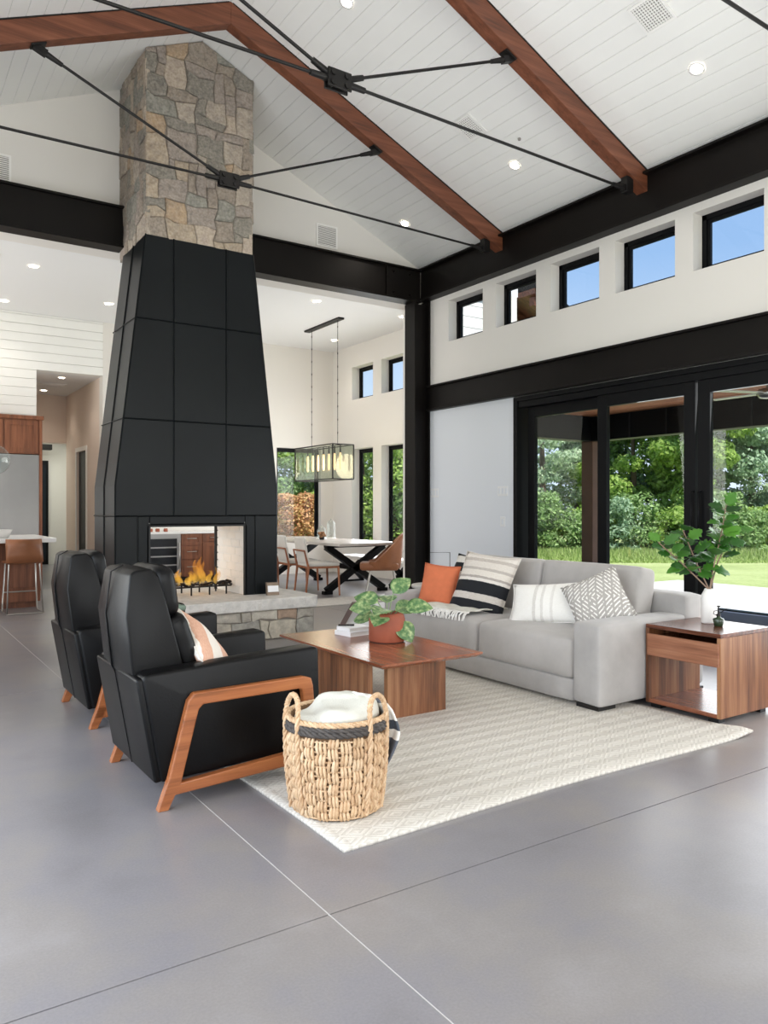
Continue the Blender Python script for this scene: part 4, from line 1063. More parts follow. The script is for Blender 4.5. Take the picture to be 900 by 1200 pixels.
# ================================================================== ARMCHAIRS
def armchair():
    r = thing('armchair', '', 'armchair', (0, 0, 0), 0, 'black leather recliner armchairs')
    L = M['leather']
    for sg in (-1, 1):
        y0, y1 = sg * .235, sg * .355
        m = MB(); m.prism([(-.335, .105), (-.415, .555), (-.39, .572), (.405, .612), (.425, .60), (.43, .38), (.36, .135)], min(y0, y1), max(y0, y1)); m.build('arm', L, r, .014, segs=3)
        # timber side frame
        a, b = sg * .357, sg * .397
        out = [(-.335, .055), (-.232, .448), (-.205, .478), (.325, .486), (.362, .475), (.372, .44), (.40, .115), (.39, .09)]
        inn = [(-.262, .105), (-.185, .405), (-.165, .425), (.300, .432), (.312, .428), (.318, .41), (.345, .16), (.340, .150)]
        m = MB(); m.ring(out, inn, min(a, b), max(a, b)); fr = m.build('side_frame', M['chairwood'], r, .006)
        MB().prism([(-.362, 0), (-.318, 0), (-.258, .12), (-.318, .12)], min(a, b), max(a, b)).build('foot', M['chairwood'], fr, .003)
        MB().prism([(.385, 0), (.425, 0), (.402, .13), (.345, .13)], min(a, b), max(a, b)).build('foot', M['chairwood'], fr, .003)
    MB().prism([(-.358, .100), (-.438, .552), (-.30, .56), (-.25, .12)], -.340, .340).build('rear_panel', L, r, .012, segs=3)
    MB().rbox((.07, 0, .19), (.31, .23, .08), .02, seg=4).build('seat_base', L, r)
    MB().rbox((.10, 0, .37), (.31, .228, .085), .045, (.01, 0, .03), 8, wr=.003).build('seat_cushion', L, r)
    # back shell: two leaning facets with a centre crease
    prof = [(-.36, .40), (-.425, .56), (-.452, .80), (-.428, .985), (-.405, 1.0), (-.335, 1.005), (-.30, .97), (-.255, .78), (-.16, .42)]
    vs = []; ys = [-.245, 0, .245]; n = len(prof)
    for y in ys:
        for (x, z) in prof:
            k = 1.0 - .12 * max(0, (z - .8) / .2)
            vs.append((x - (.022 if y == 0 and x < -.38 else 0) + (.012 if y == 0 and z > .9 else 0), y * k, z))
    fs = [tuple(range(n)), tuple(range(3 * n - 1, 2 * n - 1, -1))]
    for j in range(2):
        for i in range(n): k = (i + 1) % n; fs.append((j * n + i, j * n + n + i, j * n + n + k, j * n + k))
    m = MB(); m.add(vs, fs); bk = m.build('back_shell', L, r, .010, segs=3)
    MB().tube([(-.382, 0, .42), (-.450, 0, .56), (-.477, 0, .80), (-.453, 0, .985), (-.40, 0, 1.012)], .0035, 6).build('seam', L, bk)
    MB().tube([(-.359, 0, .105), (-.438, 0, .545)], .003, 6).build('seam', L, r)
    tilt = Matrix.Rotation(R(-12), 3, 'Y')
    MB().rbox((-.262, 0, .895), (.050, .222, .115), .045, (.012, 0, .01), 8, rot=tilt, wr=.004, seed=3).build('headrest_cushion', L, r)
    tilt = Matrix.Rotation(R(-20), 3, 'Y')
    MB().rbox((-.175, 0, .625), (.055, .226, .175), .045, (.025, 0, .01), 8, rot=tilt, wr=.004, seed=5).build('back_cushion', L, r)
    return r
ac = armchair(); ac.location = (1.37, 3.596, 0); ac['label'] = 'black leather recliner with light wood side frame nearest the camera, beside the basket'
dup(ac, (1.42, 5.01, 0), 0, 'black leather recliner with light wood side frame farther back, nearer the fireplace')
pillow('throw_pillow', .40, .40, .13, M['stripe4'], (1.36, 3.55, .575), (.74, -.34, .58), R(38), 'blush and cream striped square pillow on the nearer black recliner', seed=2)
# eucalyptus sprig seen over the second chair
r = thing('succulent_plant', 'grey-green round leaved succulent peeking out between the two black recliners', 'plant', (1.66, 5.0, .462))
rg = random.Random(5)
MB().lathe([(.001, 0), (.04, 0), (.05, .06), (.047, .065), (.04, .06), (.001, .055)], n=16).build('pot', M['ceramic'], r)
for i in range(9):
    a = rg.uniform(0, 6.28); d = rg.uniform(.02, .08); z = rg.uniform(.07, .16); MB().tube([(0, 0, .05), (d * .6 * math.cos(a), d * .6 * math.sin(a), z * .8), (d * math.cos(a), d * math.sin(a), z)], .004, 5).build('stem', M['eucalyptus'], r)
    MB().rbox((d * math.cos(a), d * math.sin(a), z), (.030, .030, .020), .019, seg=3).build('leaf', M['eucalyptus'], r)

# ================================================================== COFFEE TABLE
CT = (2.735, 4.195, 0)
r = thing('coffee_table', 'walnut coffee table with thin top on slab legs, on the cream rug', 'coffee table', CT)
m = MB(); vs = []
for (ix, z) in ((.03, .370), (0, .388), (0, .40)):
    vs += [(-.37 + ix, -.635 + ix, z), (.37 - ix, -.635 + ix, z), (.37 - ix, .635 - ix, z), (-.37 + ix, .635 - ix, z)]
m.add(vs, [(3, 2, 1, 0), (8, 9, 10, 11)] + [(l * 4 + i, l * 4 + (i + 1) % 4, l * 4 + 4 + (i + 1) % 4, l * 4 + 4 + i) for l in (0, 1) for i in range(4)])
m.build('tabletop', M['walnut'], r)
MB().box(-.165, .275, -.395, -.355, .012, .372).build('leg', M['walnut_v'], r, .003)
MB().box(-.255, -.215, -.31, .47, .012, .372).build('leg', M['walnut_v'], r, .003)
MB().box(-.10, .24, .50, .54, .012, .372).build('leg', M['walnut_v'], r, .003)
# books
for i, (z, w, d, h, rz, lb) in enumerate(((.40, .20, .17, .030, 8, 'lower white book of the pair on the coffee table'), (.4305, .18, .155, .026, 4, 'upper white book on the coffee table under the leaning block'))):
    b = thing('book', lb, 'book', (2.80, 4.56, z), R(rz), 'white books on the coffee table')
    MB().box(-w / 2, w / 2, -d / 2, d / 2, 0, .003).build('cover', M['paper'], b); MB().box(-w / 2, w / 2, -d / 2, d / 2, h - .003, h).build('cover', M['paper'], b)
    MB().box(-w / 2, -w / 2 + .003, -d / 2, d / 2, .003, h - .003).build('spine', M['paper'], b)
    MB().box(-w / 2 + .003, w / 2 - .004, -d / 2 + .004, d / 2 - .004, .003, h - .003).build('pages', plain('pages%d' % i, '#d9d6d0', .8), b)
b = thing('bookend', 'dark wooden slanted block standing on the white books beside the plant', 'decor', (2.77, 4.60, .457), R(-34))
MB().prism([(-.055, 0), (-.015, 0), (.075, .165), (.035, .165)], -.012, .012).build('slanted_block', plain('dark_walnut_block', '#54413a', .5, var=.2), b)
MB().prism([(-.06, 0), (.05, 0), (.05, .008), (-.06, .008)], -.02, .02).build('foot', M['iron'], b)
# terracotta pot and pothos
r = thing('potted_plant', 'variegated leafy plant in a round terracotta pot on the coffee table', 'plant', (2.835, 4.20, .40))
r.scale = (1.17, 1.17, 1.13)
MB().lathe([(.001, .004), (.098, .004), (.102, .012), (.102, .13), (.095, .155), (.078, .168), (.074, .165), (.074, .14)], n=36).build('pot', M['terracotta'], r)
MB().lathe([(.001, .0), (.097, .0), (.097, .004), (.001, .0041)], n=36).build('base_disc', M['black_feet'], r)
MB().lathe([(.001, .142), (.075, .14)], n=24).build('soil', M['soil'], r)
def leafmesh(L, Wd, droop, fold=.25, n=8, lobes=0, amp=0.0):
    """leaf along +x, from the origin; returns vs, fs"""
    vs = []; fs = []
    for i in range(n + 1):
        t = i / n; w = Wd * (math.sin(PI * t ** .8) ** .8 if 0 < t < 1 else 0.0)
        if lobes: w *= 1 + amp * math.sin(t * PI * lobes)
        x = L * t; z = -droop * t * t
        for k in (-1, -.5, 0, .5, 1): vs.append((x, k * w, z + fold * abs(k) * w))
    for i in range(n):
        for k in range(4): a = i * 5 + k; fs.append((a, a + 1, a + 6, a + 5))
    return vs, fs
def place_leaf(par, base, direc, up, L, Wd, droop, mat, name='leaf', lobes=0, amp=0.0, fold=.25):
    vs, fs = leafmesh(L, Wd, droop, fold, lobes=lobes, amp=amp)
    x = Vector(direc).normalized(); u = Vector(up); z = (u - x * u.dot(x)).normalized(); y = z.cross(x)
    m = MB(); m.add([Vector(base) + x * v[0] + y * v[1] + z * v[2] for v in vs], fs, True); o = m.build(name, mat, par)
    s_ = o.modifiers.new('s', 'SOLIDIFY'); s_.thickness = .0015; return o
# leaves: (right, up) offsets as seen from the sofa side, plus depth
cr, cf = Vector((.831, -.556, 0)), Vector((.556, .831, 0))
specs = [(-.17, .22, -.02, .11, .15), (-.10, .27, .04, .14, .30), (-.02, .22, -.07, .16, .1), (.07, .36, .02, .12, .8), (.09, .20, .03, .14, .2), (.20, .23, -.03, .14, .12), (-.05, .17, -.13, .10, -.2), (.13, .10, -.08, .12, -.8), (.0, .26, .10, .13, .4), (-.16, .12, .08, .12, 0)]
for i, (a, zz, dd, L, pitch) in enumerate(specs):
    tip = cr * a + cf * dd; st_end = tip * .5 + Vector((0, 0, .14 + (zz - .14) * .62)); b0 = tip * .12 + Vector((0, 0, .14))
    MB().tube([b0, (b0 + st_end) / 2 + Vector((0, 0, .01)), st_end], .003, 5).build('stem', M['leaf_pothos'], r)
    dr = Vector((tip.x, tip.y, 0)).normalized() * math.cos(pitch) + Vector((0, 0, math.sin(pitch)))
    place_leaf(r, st_end, dr, (-cf * .9 + Vector((0, 0, 1))), L * 1.12, .058, .03, M['pothos'])

# ================================================================== BASKET WITH THROW
BK = (1.652, 2.825, .012)
r = thing('wicker_basket', 'tall round woven wicker basket with dark band and braided handles on the rug', 'basket', BK)
def brad(z): return .172 + .034 * math.sin(PI * min(1, (z + .03) / .36) * .5) + .002
m = MB(); rgb = random.Random(8); NS = 26; HB = .335
for row in range(7):
    for k in range(NS):
        z0 = .0 + HB * (row + (.5 if k % 2 else 0)) / 7 - .012; z1 = z0 + HB / 7 * 1.2
        z0 = max(z0, .004); z1 = min(z1, HB + .01)
        if z1 - z0 < .02: continue
        for q in (-.31, 0, .31):
            a = 2 * PI * (k + q + rgb.uniform(-.06, .06)) / NS; pts = []
            for t in (0, .25, .5, .75, 1):
                z = z0 + (z1 - z0) * t; rr2 = brad(z) + .011 * math.sin(PI * t) - .005
                aa = a + .03 * (t - .5) * (1 if (k + row) % 2 else -1); pts.append((rr2 * math.cos(aa), rr2 * math.sin(aa), z))
            m.tube(pts, [.0045, .0074, .0082, .0074, .0045], 5, caps=False)
o = m.build('wicker_weave', M['wicker'], r); o['kind'] = 'stuff'
m = MB()
for row in range(17):
    z = .012 + HB * row / 17
    m.tube([((brad(z) + .0035 * math.sin(k * PI + row * PI)) * math.cos(2 * PI * k / NS), (brad(z) + .0035 * math.sin(k * PI + row * PI)) * math.sin(2 * PI * k / NS), z) for k in range(NS + 1)], .0042, 5, caps=False)
m.build('hoop_weave', M['wicker'], r)
prof = [(.001, .012)] + [(brad(z) - .012, z) for z in (.012, .08, .16, .24, .32, .395)] + [(brad(.38) - .004, .395)] + [(brad(z) - .006, z) for z in (.32, .24, .16, .08, .003)] + [(.001, .003)]
MB().lathe(prof, n=40).build('basket_wall', M['basketin'], r)
def braid(path, rad, sr, n_tw, mat, name, par, closed=False):
    m = MB(); L = len(path)
    for s_ in range(3):
        pts = []
        for i, p in enumerate(path):
            p = Vector(p); q = Vector(path[(i + 1) % L] if closed else path[min(i + 1, L - 1)]); pr = Vector(path[(i - 1) % L] if closed else path[max(i - 1, 0)])
            d = (q - pr).normalized(); a = d.cross(Vector((0, 0, 1)));
            if a.length < .2: a = d.cross(Vector((math.cos(1), math.sin(1), 0)))
            a.normalize(); b = d.cross(a); ph = 2 * PI * (s_ / 3 + n_tw * i / (L - 1 if not closed else L))
            pts.append(p + a * rad * math.cos(ph) + b * rad * math.sin(ph))
        if closed: pts.append(pts[0])
        m.tube(pts, sr, 6, caps=not closed)
    return m.build(name, mat, par)
N_ = 180
braid([((brad(.36) + .002) * math.cos(2 * PI * i / N_), (brad(.36) + .002) * math.sin(2 * PI * i / N_), .358) for i in range(N_)], .008, .0085, 16, M['wickerdark'], 'dark_band', r, True)
braid([((brad(.36) + .002) * math.cos(2 * PI * i / N_), (brad(.36) + .002) * math.sin(2 * PI * i / N_), .375) for i in range(N_)], .006, .0075, 15, M['wickerdark'], 'dark_band', r, True)
braid([((brad(.38) + .0) * math.cos(2 * PI * i / N_), (brad(.38) + .0) * math.sin(2 * PI * i / N_), .395) for i in range(N_)], .006, .007, 18, M['wicker'], 'rim_braid', r, True)
vdir = math.atan2(.831, .556)
for sgn, nm in ((1, 'l'), (-1, 'r')):
    a0 = vdir + PI + sgn * -1.02 if sgn > 0 else vdir + PI - sgn * 0 + .98
    pts = []
    for i in range(90):
        t = i / 89; s2 = -1 + 2 * t
        if abs(s2) > .5:
            k = (1 - abs(s2)) / .5; z = .02 + .37 * k; aa = a0 + math.copysign(.27, s2)
            rr2 = brad(min(z, .36)) + .012
        else:
            k = s2 / .5; z = .39 + .105 * math.cos(k * PI / 2) ** .6; aa = a0 + .27 * math.sin(k * PI / 2); rr2 = brad(.36) + .012 - .02 * math.cos(k * PI / 2)
        pts.append((rr2 * math.cos(aa), rr2 * math.sin(aa), z))
    braid(pts, .006, .0065, 16, M['wicker'], 'braided_handle', r)
# throw in the basket
r = thing('throw_blanket', 'cream throw with dark stripes stuffed in the wicker basket and hanging over its side', 'blanket', (BK[0], BK[1], .36))
m = MB(); nx = 26; vs = []
for j in range(nx + 1):
    for i in range(nx + 1):
        u = -1 + 2 * i / nx; v = -1 + 2 * j / nx; rr2 = .180
        x = u * math.sqrt(1 - v * v / 2) * rr2; y = v * math.sqrt(1 - u * u / 2) * rr2
        a = 1 - max(abs(u), abs(v)) ** 8; X_ = x * cr.x + y * cr.y; Z_ = x * cf.x + y * cf.y
        h = .035 + .050 * a + .018 * (X_ / .18) * a + .016 * math.tanh((X_ + .08 + Z_ * .25) * 60) * a + .010 * math.tanh((Z_ - .05 + X_ * .5) * 70) * a + .006 * math.sin(Z_ * 30 + X_ * 22) * a
        vs.append((x, y, h))
m.add(vs, [(j * (nx + 1) + i, j * (nx + 1) + i + 1, (j + 1) * (nx + 1) + i + 1, (j + 1) * (nx + 1) + i) for j in range(nx) for i in range(nx)], True)
o = m.build('folded_wool', M['cream_throw'], r); s_ = o.modifiers.new('s', 'SOLIDIFY'); s_.thickness = .01
# hanging end on the right side of the basket
m = MB(); vs = []; nu, nv = 8, 22
redge = [(.135, .10), (.125, .155), (.10, .205), (.06, .238), (0, .262), (-.03, .268), (-.06, .262), (-.12, .238), (-.185, .205)]
ledge = [(.125, .06), (.115, .10), (.09, .15), (.05, .185), (0, .205), (-.03, .206), (-.06, .206), (-.12, .204), (-.19, .196)]
def samp(E_, t):
    f = t * (len(E_) - 1); i = min(int(f), len(E_) - 2); k = f - i
    return E_[i][0] * (1 - k) + E_[i + 1][0] * k, E_[i][1] * (1 - k) + E_[i + 1][1] * k
for j in range(nv + 1):
    t = j / nv; zl, rl = samp(ledge, t); zr, rr2 = samp(redge, t)
    for i in range(nu + 1):
        u = i / nu; q = cr * (rl + (rr2 - rl) * u) + cf * (.045 - .07 * u + .012 * math.sin(u * 7 + t * 5)) ; vs.append((q.x, q.y, zl + (zr - zl) * u))
m.add(vs, [(j * (nu + 1) + i, j * (nu + 1) + i + 1, (j + 1) * (nu + 1) + i + 1, (j + 1) * (nu + 1) + i) for j in range(nv) for i in range(nu)], True)
o = m.build('hanging_end', M['throw2'], r); s_ = o.modifiers.new('s', 'SOLIDIFY'); s_.thickness = .008

# ================================================================== SOFA
SF = (4.27, 4.40, 0)
r = thing('sofa', 'long light grey velvet sofa with wide block arms on the cream rug', 'sofa', SF)
S_ = M['sofa']; SC = M['sofac']; F0 = -.53
MB().rbox((.02, 0, .105), (.55 - .005, .97, .075), .02, seg=5).build('base', S_, r)
MB().rbox((-.09, -1.085, .295), (.44, .1125, .257), .028, (0, .006, .006), 8, wr=.002, seed=1).build('arm', S_, r)
MB().rbox((-.09, 1.085, .295), (.44, .1125, .257), .028, (0, .006, .006), 8, wr=.002, seed=2).build('arm', S_, r)
MB().rbox((.435, 0, .37), (.11, 1.1975, .315), .035, (.0, 0, .004), 8).build('back_frame', S_, r)
MB().rbox((-.145, -.502, .305), (.385, .466, .138), .055, (.012, 0, .022), 10, wr=.004, seed=4).build('seat_cushion', SC, r)
MB().rbox((-.145, .448, .305), (.385, .474, .138), .055, (.012, 0, .022), 10, wr=.004, seed=6).build('seat_cushion', SC, r)
tilt = Matrix.Rotation(R(9), 3, 'Y')
MB().rbox((.225, -.49, .645), (.09, .468, .215), .035, (.025, 0, .004), 10, rot=tilt, wr=.005, seed=8).build('back_cushion', SC, r)
MB().rbox((.225, .46, .645), (.09, .474, .215), .035, (.025, 0, .004), 10, rot=tilt, wr=.005, seed=9).build('back_cushion', SC, r)
for x in (-.46, .46):
    for y in (-1.08, 1.08): MB().box(x - .05 - (0 if x < 0 else 0), x + .11, y - .09, y + .09, .012, .036).build('leg', M['black_feet'], r)
pillow('throw_pillow', .46, .46, .15, M['stripe2'], (4.22, 5.02, .655), (-.90, -.10, .42), R(-4), 'ivory square pillow with black stripes mostly hidden behind the oat striped pillow', seed=3)
pillow('throw_pillow', .54, .54, .17, M['stripe1'], (4.13, 4.73, .650), (-.86, -.22, .42), R(-5), 'large oat and black striped square pillow on the far half of the sofa', seed=4)
pillow('throw_pillow', .34, .36, .12, M['orange'], (4.02, 5.17, .62), (-.86, -.42, .30), R(-4), 'burnt orange linen pillow beside the far arm of the sofa', seed=5)
pillow('throw_pillow', .56, .32, .14, M['stripe3'], (4.08, 3.98, .585), (-.80, -.30, .50), R(6), 'white lumbar pillow with faint grey bands in the middle of the sofa', seed=6)
pillow('throw_pillow', .40, .40, .15, M['tribal'], (4.16, 3.58, .635), (-.78, -.40, .48), R(28), 'grey pillow with white tribal marks tilted at the near end of the sofa', seed=7)
# fringed throw on the seat
r = thing('fringed_throw', 'small off-white fringed throw spread over the far sofa seat cushion edge', 'blanket', (3.95, 4.85, .465))
m = MB(); vs = []; n = 22
for j in range(n + 1):
    for i in range(n + 1):
        u = i / n; v = j / n; x = -.19 + .40 * u; y = -.32 + .62 * v
        z = .012 + .006 * math.sin(x * 40 + y * 12) + .005 * math.sin(y * 33)
        if x < -.14: z -= (x + .14) ** 2 * 4
        vs.append((x + .05 * (1 - v), y, z))
m.add(vs, [(j * (n + 1) + i, j * (n + 1) + i + 1, (j + 1) * (n + 1) + i + 1, (j + 1) * (n + 1) + i) for j in range(n) for i in range(n)], True)
o = m.build('knitted_cloth', M['cream_throw'], r); s_ = o.modifiers.new('s', 'SOLIDIFY'); s_.thickness = .008
m = MB(); rg = random.Random(4)
for k in range(46):
    v = k / 45; y = -.32 + .62 * v; x = -.19 + .05 * (1 - v)
    m.tube([(x, y, .010), (x - .03, y + rg.uniform(-.012, .012), .012), (x - .055, y + rg.uniform(-.02, .02), -.008), (x - .062, y + rg.uniform(-.03, .03), -.050)], [.007, .0065, .006, .004], 5)
o = m.build('fringe', M['ceramic'], r); o['kind'] = 'stuff'

# ================================================================== SIDE TABLE + VASE + MISTER
ST = (4.43, 2.925, 0)
r = thing('side_table', 'walnut cube side table with drawer and open shelf beside the sofa', 'side table', ST)
hx, hy = .27, .262
MB().box(-hx, hx, -hy, hy, .505, .53).build('top_panel', M['walnut'], r, .003)
MB().box(-hx, hx, -hy, -hy + .025, .03, .505).build('side_panel', M['walnut_v'], r, .002)
MB().box(-hx, hx, hy - .025, hy, .03, .505).build('side_panel', M['walnut_v'], r, .002)
MB().box(-hx, hx, -hy + .025, hy - .025, .03, .055).build('bottom_shelf', M['walnut'], r, .002)
MB().box(-hx + .03, hx - .02, -hy + .025, hy - .025, .325, .34).build('divider_shelf', M['walnut'], r)
d = MB().box(-hx - .012, -hx + .012, -hy + .006, hy - .018, .335, .472).build('drawer', M['walnut_h'], r, .004)
MB().box(-hx + .012, hx - .05, -hy + .035, hy - .035, .345, .46).build('drawer_box', M['walnut'], d)
MB().box(hx - .018, hx - .004, -hy + .025, hy - .025, .325, .505).build('back_panel', M['walnut_v'], r)
for x in (-hx + .05, hx - .05):
    for y in (-hy + .06, hy - .06): MB().box(x - .03, x + .03, y - .035, y + .035, .0, .031).build('foot', M['black_feet'], r)
r = thing('bottle_vase', 'white matte bottle vase holding green fig branches on the side table', 'vase', (4.52, 2.975, .53))
MB().lathe([(.001, 0), (.042, 0), (.049, .008), (.049, .165), (.045, .185), (.031, .212), (.027, .222), (.022, .220), (.025, .208), (.038, .18), (.038, .02), (.001, .02)], n=32).build('vase_body', M['ceramic'], r)
stems = []
def toP(u_, z): return cr * u_ + Vector((0, 0, z))
# (right offset, height) paths as seen from the front, spread a little in depth
br = [([(0, .05), (-.005, .22), (-.16, .37), (-.33, .52)], -.02), ([(.0, .05), (0, .22), (-.07, .38), (-.15, .60)], .06), ([(.0, .05), (.004, .22), (.03, .40), (.07, .60), (.09, .76)], -.04), ([(0, .05), (.008, .22), (.06, .38), (.14, .54), (.19, .60)], .05)]
for ps, dep in br:
    pts = [toP(a, z) + cf * dep * max(0, (z - .2) * 2) for a, z in ps]
    MB().tube(pts, [.006 - .0008 * i for i in range(len(pts))], 6).build('branch', M['branch'], r); stems.append(pts)
rg = random.Random(21)
for si, pts in enumerate(stems):
    n = (15, 13, 18, 11)[si]
    for k in range(n):
        t = .50 + .50 * (k + .5) / n; f = t * (len(pts) - 1); i = min(int(f), len(pts) - 2); p = pts[i].lerp(pts[i + 1], f - i)
        a = k * 2.4 + si; d = cr * math.cos(a) * .9 + cf * math.sin(a) * .8 + Vector((0, 0, rg.uniform(.1, .8) + (.5 if k == n - 1 else 0)))
        L = rg.uniform(.075, .125); up = Vector((0, 0, 1)) - cf * rg.uniform(.1, 1.1)
        MB().tube([p, p + d.normalized() * .02], .002, 5).build('petiole', M['branch'], r)
        place_leaf(r, p + d.normalized() * .018, d, up, L, L * .44, rg.uniform(.0, .035), M['leaf_fig'], lobes=7, amp=.30, fold=.18)
a = stems[2][2] + Vector((0, 0, -.06)); place_leaf(r, a, cr + Vector((0, 0, -.05)), Vector((0, 0, 1)) - cf, .11, .04, .03, M['leaf_fig'], lobes=5, amp=.3)
a = stems[0][2]; place_leaf(r, a, -cr * 1 + Vector((0, 0, -.25)), Vector((0, 0, 1)) - cf, .12, .035, .03, M['leaf_fig'], lobes=5, amp=.1)
r = thing('plant_mister', 'small dark green glass plant mister with metal pump on the side table', 'mister', (4.445, 2.86, .53))
MB().lathe([(.001, 0), (.024, 0), (.027, .006), (.034, .044), (.030, .050), (.012, .056), (.011, .068), (.001, .069)], n=24).build('bottle', M['greenbody'], r)
MB().lathe([(.013, .064), (.013, .076), (.005, .080), (.004, .125), (.001, .125)], n=14).build('pump', M['iron'], r)
MB().lathe([(.001, .123), (.012, .124), (.012, .129), (.001, .130)], n=14).build('plunger', M['iron'], r)
m = MB(); m.tube([Vector((0, 0, .082)), cr * .02 + Vector((0, 0, .09)), cr * .045 + Vector((0, 0, .108)), cr * .055 + Vector((0, 0, .108))], .003, 6); m.build('nozzle', M['iron'], r)
m = MB(); m.tube([-cr * .008 + Vector((0, 0, .10 - .0)), -cr * .028 + Vector((0, 0, .095)), -cr * .032 + Vector((0, 0, .078)), -cr * .012 + Vector((0, 0, .07))], .0025, 6); m.build('finger_loop', M['iron'], r)

# far side table with lantern glass and wire lamp behind the sofa's far arm
r = thing('end_table', 'low pale round table behind the far arm of the sofa', 'side table', (4.62, 5.98, 0))
MB().lathe([(.001, .50), (.24, .50), (.245, .51), (.245, .525), (.24, .53), (.001, .53)], n=32).build('tabletop', M['slab'], r)
MB().lathe([(.05, .02), (.04, .5)], n=16).build('stem', M['iron'], r); MB().lathe([(.001, 0), (.17, 0), (.17, .015), (.05, .022), (.001, .022)], n=28).build('foot', M['iron'], r)
r = thing('candle_lantern', 'slim sage glass lantern on a dark tray behind the orange pillow', 'lantern', (4.52, 5.90, .53))
MB().box(-.03, .12, -.05, .05, 0, .012).build('tray', M['blacktray'], r)
MB().lathe([(.030, .012), (.033, .08), (.026, .16), (.024, .20), (.020, .20), (.022, .16), (.028, .08), (.026, .014)], n=20).build('glass_sleeve', M['sagecandle'], r)
r = thing('wire_stand', 'thin black rectangular wire stand in front of the white panel behind the sofa', 'decor', (4.66, 5.98, .53))
m = MB(); w = .10
m.tube([-cr * w, -cr * w + Vector((0, 0, .31)), cr * w + Vector((0, 0, .31)), cr * w, -cr * w], .004, 6); m.build('wire_frame', M['rod'], r)

# ================================================================== DINING
DT = (6.14, 11.05, 0)
r = thing('dining_table', 'long pale dining table on black crossed timber legs by the windows', 'dining table', DT)
MB().box(-.54, .54, -1.55, 1.55, .725, .765).build('tabletop', plain('pale_table_top', '#b9b3ad', .25, var=.1), r, .004)
for y in (-1.10, .95):
    for sg in (-1, 1):
        MB().beam((-.50 * sg, y, .05), (.50 * sg, y, .70), .09, .10, (0, 1, 0)).build('cross_leg', M['frame'], r)
    MB().box(-.52, .52, y - .05, y + .05, .69, .726).build('cleat', M['frame'], r); MB().box(-.56, -.42, y - .045, y + .045, 0, .05).build('foot', M['frame'], r); MB().box(.42, .56, y - .045, y + .045, 0, .05).build('foot', M['frame'], r)
MB().box(-.03, .03, -1.05, .90, .34, .42).build('stretcher', M['frame'], r)
r = thing('dining_bench', 'white topped bench with black crossed legs between the table and the windows', 'bench', (7.10, 10.85, 0))
MB().box(-.20, .20, -.95, .95, .41, .46).build('seat', M['quartz'], r, .004)
for y in (-.72, .72):
    for sg in (-1, 1): MB().beam((-.19 * sg, y, .03), (.19 * sg, y, .40), .07, .07, (0, 1, 0)).build('cross_leg', M['frame'], r)
    MB().box(-.2, .2, y - .035, y + .035, 0, .03).build('foot_rail', M['frame'], r)
def dchair():
    r = thing('dining_chair', '', 'chair', (0, 0, 0), 0, 'ivory dining chairs with wooden frames')
    Wd = M['dinwood']
    MB().rbox((.02, 0, .455), (.25, .235, .03), .025, (0, 0, .008), 5).build('seat', M['dinfab'], r)
    MB().box(-.22, .26, -.225, .225, .40, .43).build('seat_rail', Wd, r, .004)
    tilt = Matrix.Rotation(R(-9), 3, 'Y')
    MB().rbox((-.245, 0, .66), (.025, .205, .20), .022, (.006, 0, .004), 6, rot=tilt).build('backrest', M['dinfab'], r)
    for sg in (-1, 1):
        MB().tube([(-.27, sg * .245, 0), (-.225, sg * .238, .42), (-.285, sg * .235, .66)], [.013, .019, .012], 8).build('leg', Wd, r)
        MB().tube([(.26, sg * .235, 0), (.245, sg * .225, .42)], [.012, .018], 8).build('leg', Wd, r)
    MB().tube([(-.285, -.235, .66), (-.305, 0, .665), (-.285, .235, .66)], .013, 8).build('back_rail', Wd, r)
    return r
dc = dchair(); dc.location = (5.52, 10.02, 0); dc.rotation_euler = (0, 0, R(-8)); dc['label'] = 'ivory and wood dining chair nearest the camera on the left of the table'
dup(dc, (5.58, 10.78, 0), R(-6), 'ivory and wood dining chair second on the left of the table, cut by the fireplace')
dup(dc, (5.36, 11.75, 0), R(0), 'ivory and wood dining chair third on the left, hidden behind the fireplace')
r = thing('tub_chair', 'cognac leather tub chair on slim metal legs at the near end of the dining table', 'chair', (6.27, 9.42, 0), R(148))
r.scale = (1.08, 1.08, 1.08)
vs = []; fs = []; nu, nv = 17, 9
for j in range(nv):
    t = j / (nv - 1)
    for i in range(nu):
        u = -1 + 2 * i / (nu - 1); th = u * R(125)
        rx, ry = .25 + .03 * t, .265 + .02 * t
        x = -rx * math.cos(th) * (1 + .12 * t); y = ry * math.sin(th); top = .40 + .42 * max(0, math.cos(th * .72)) ** 1.3 if abs(u) < 1 else .44
        z = .37 + (top - .35) * t; vs.append((x, y, z))
for j in range(nv - 1):
    for i in range(nu - 1): fs.append((j * nu + i, j * nu + i + 1, (j + 1) * nu + i + 1, (j + 1) * nu + i))
m = MB(); m.add(vs, fs, True); o = m.build('shell', M['cognac'], r); s_ = o.modifiers.new('s', 'SOLIDIFY'); s_.thickness = .035
MB().rbox((.04, 0, .40), (.26, .24, .05), .04, (0, 0, .01), 6).build('seat', M['cognac'], r)
for sx in (-1, 1):
    for sy in (-1, 1): MB().tube([(sx * .15, sy * .16, .36), (sx * .22, sy * .22, 0)], .011, 8).build('leg', M['nickel'], r)
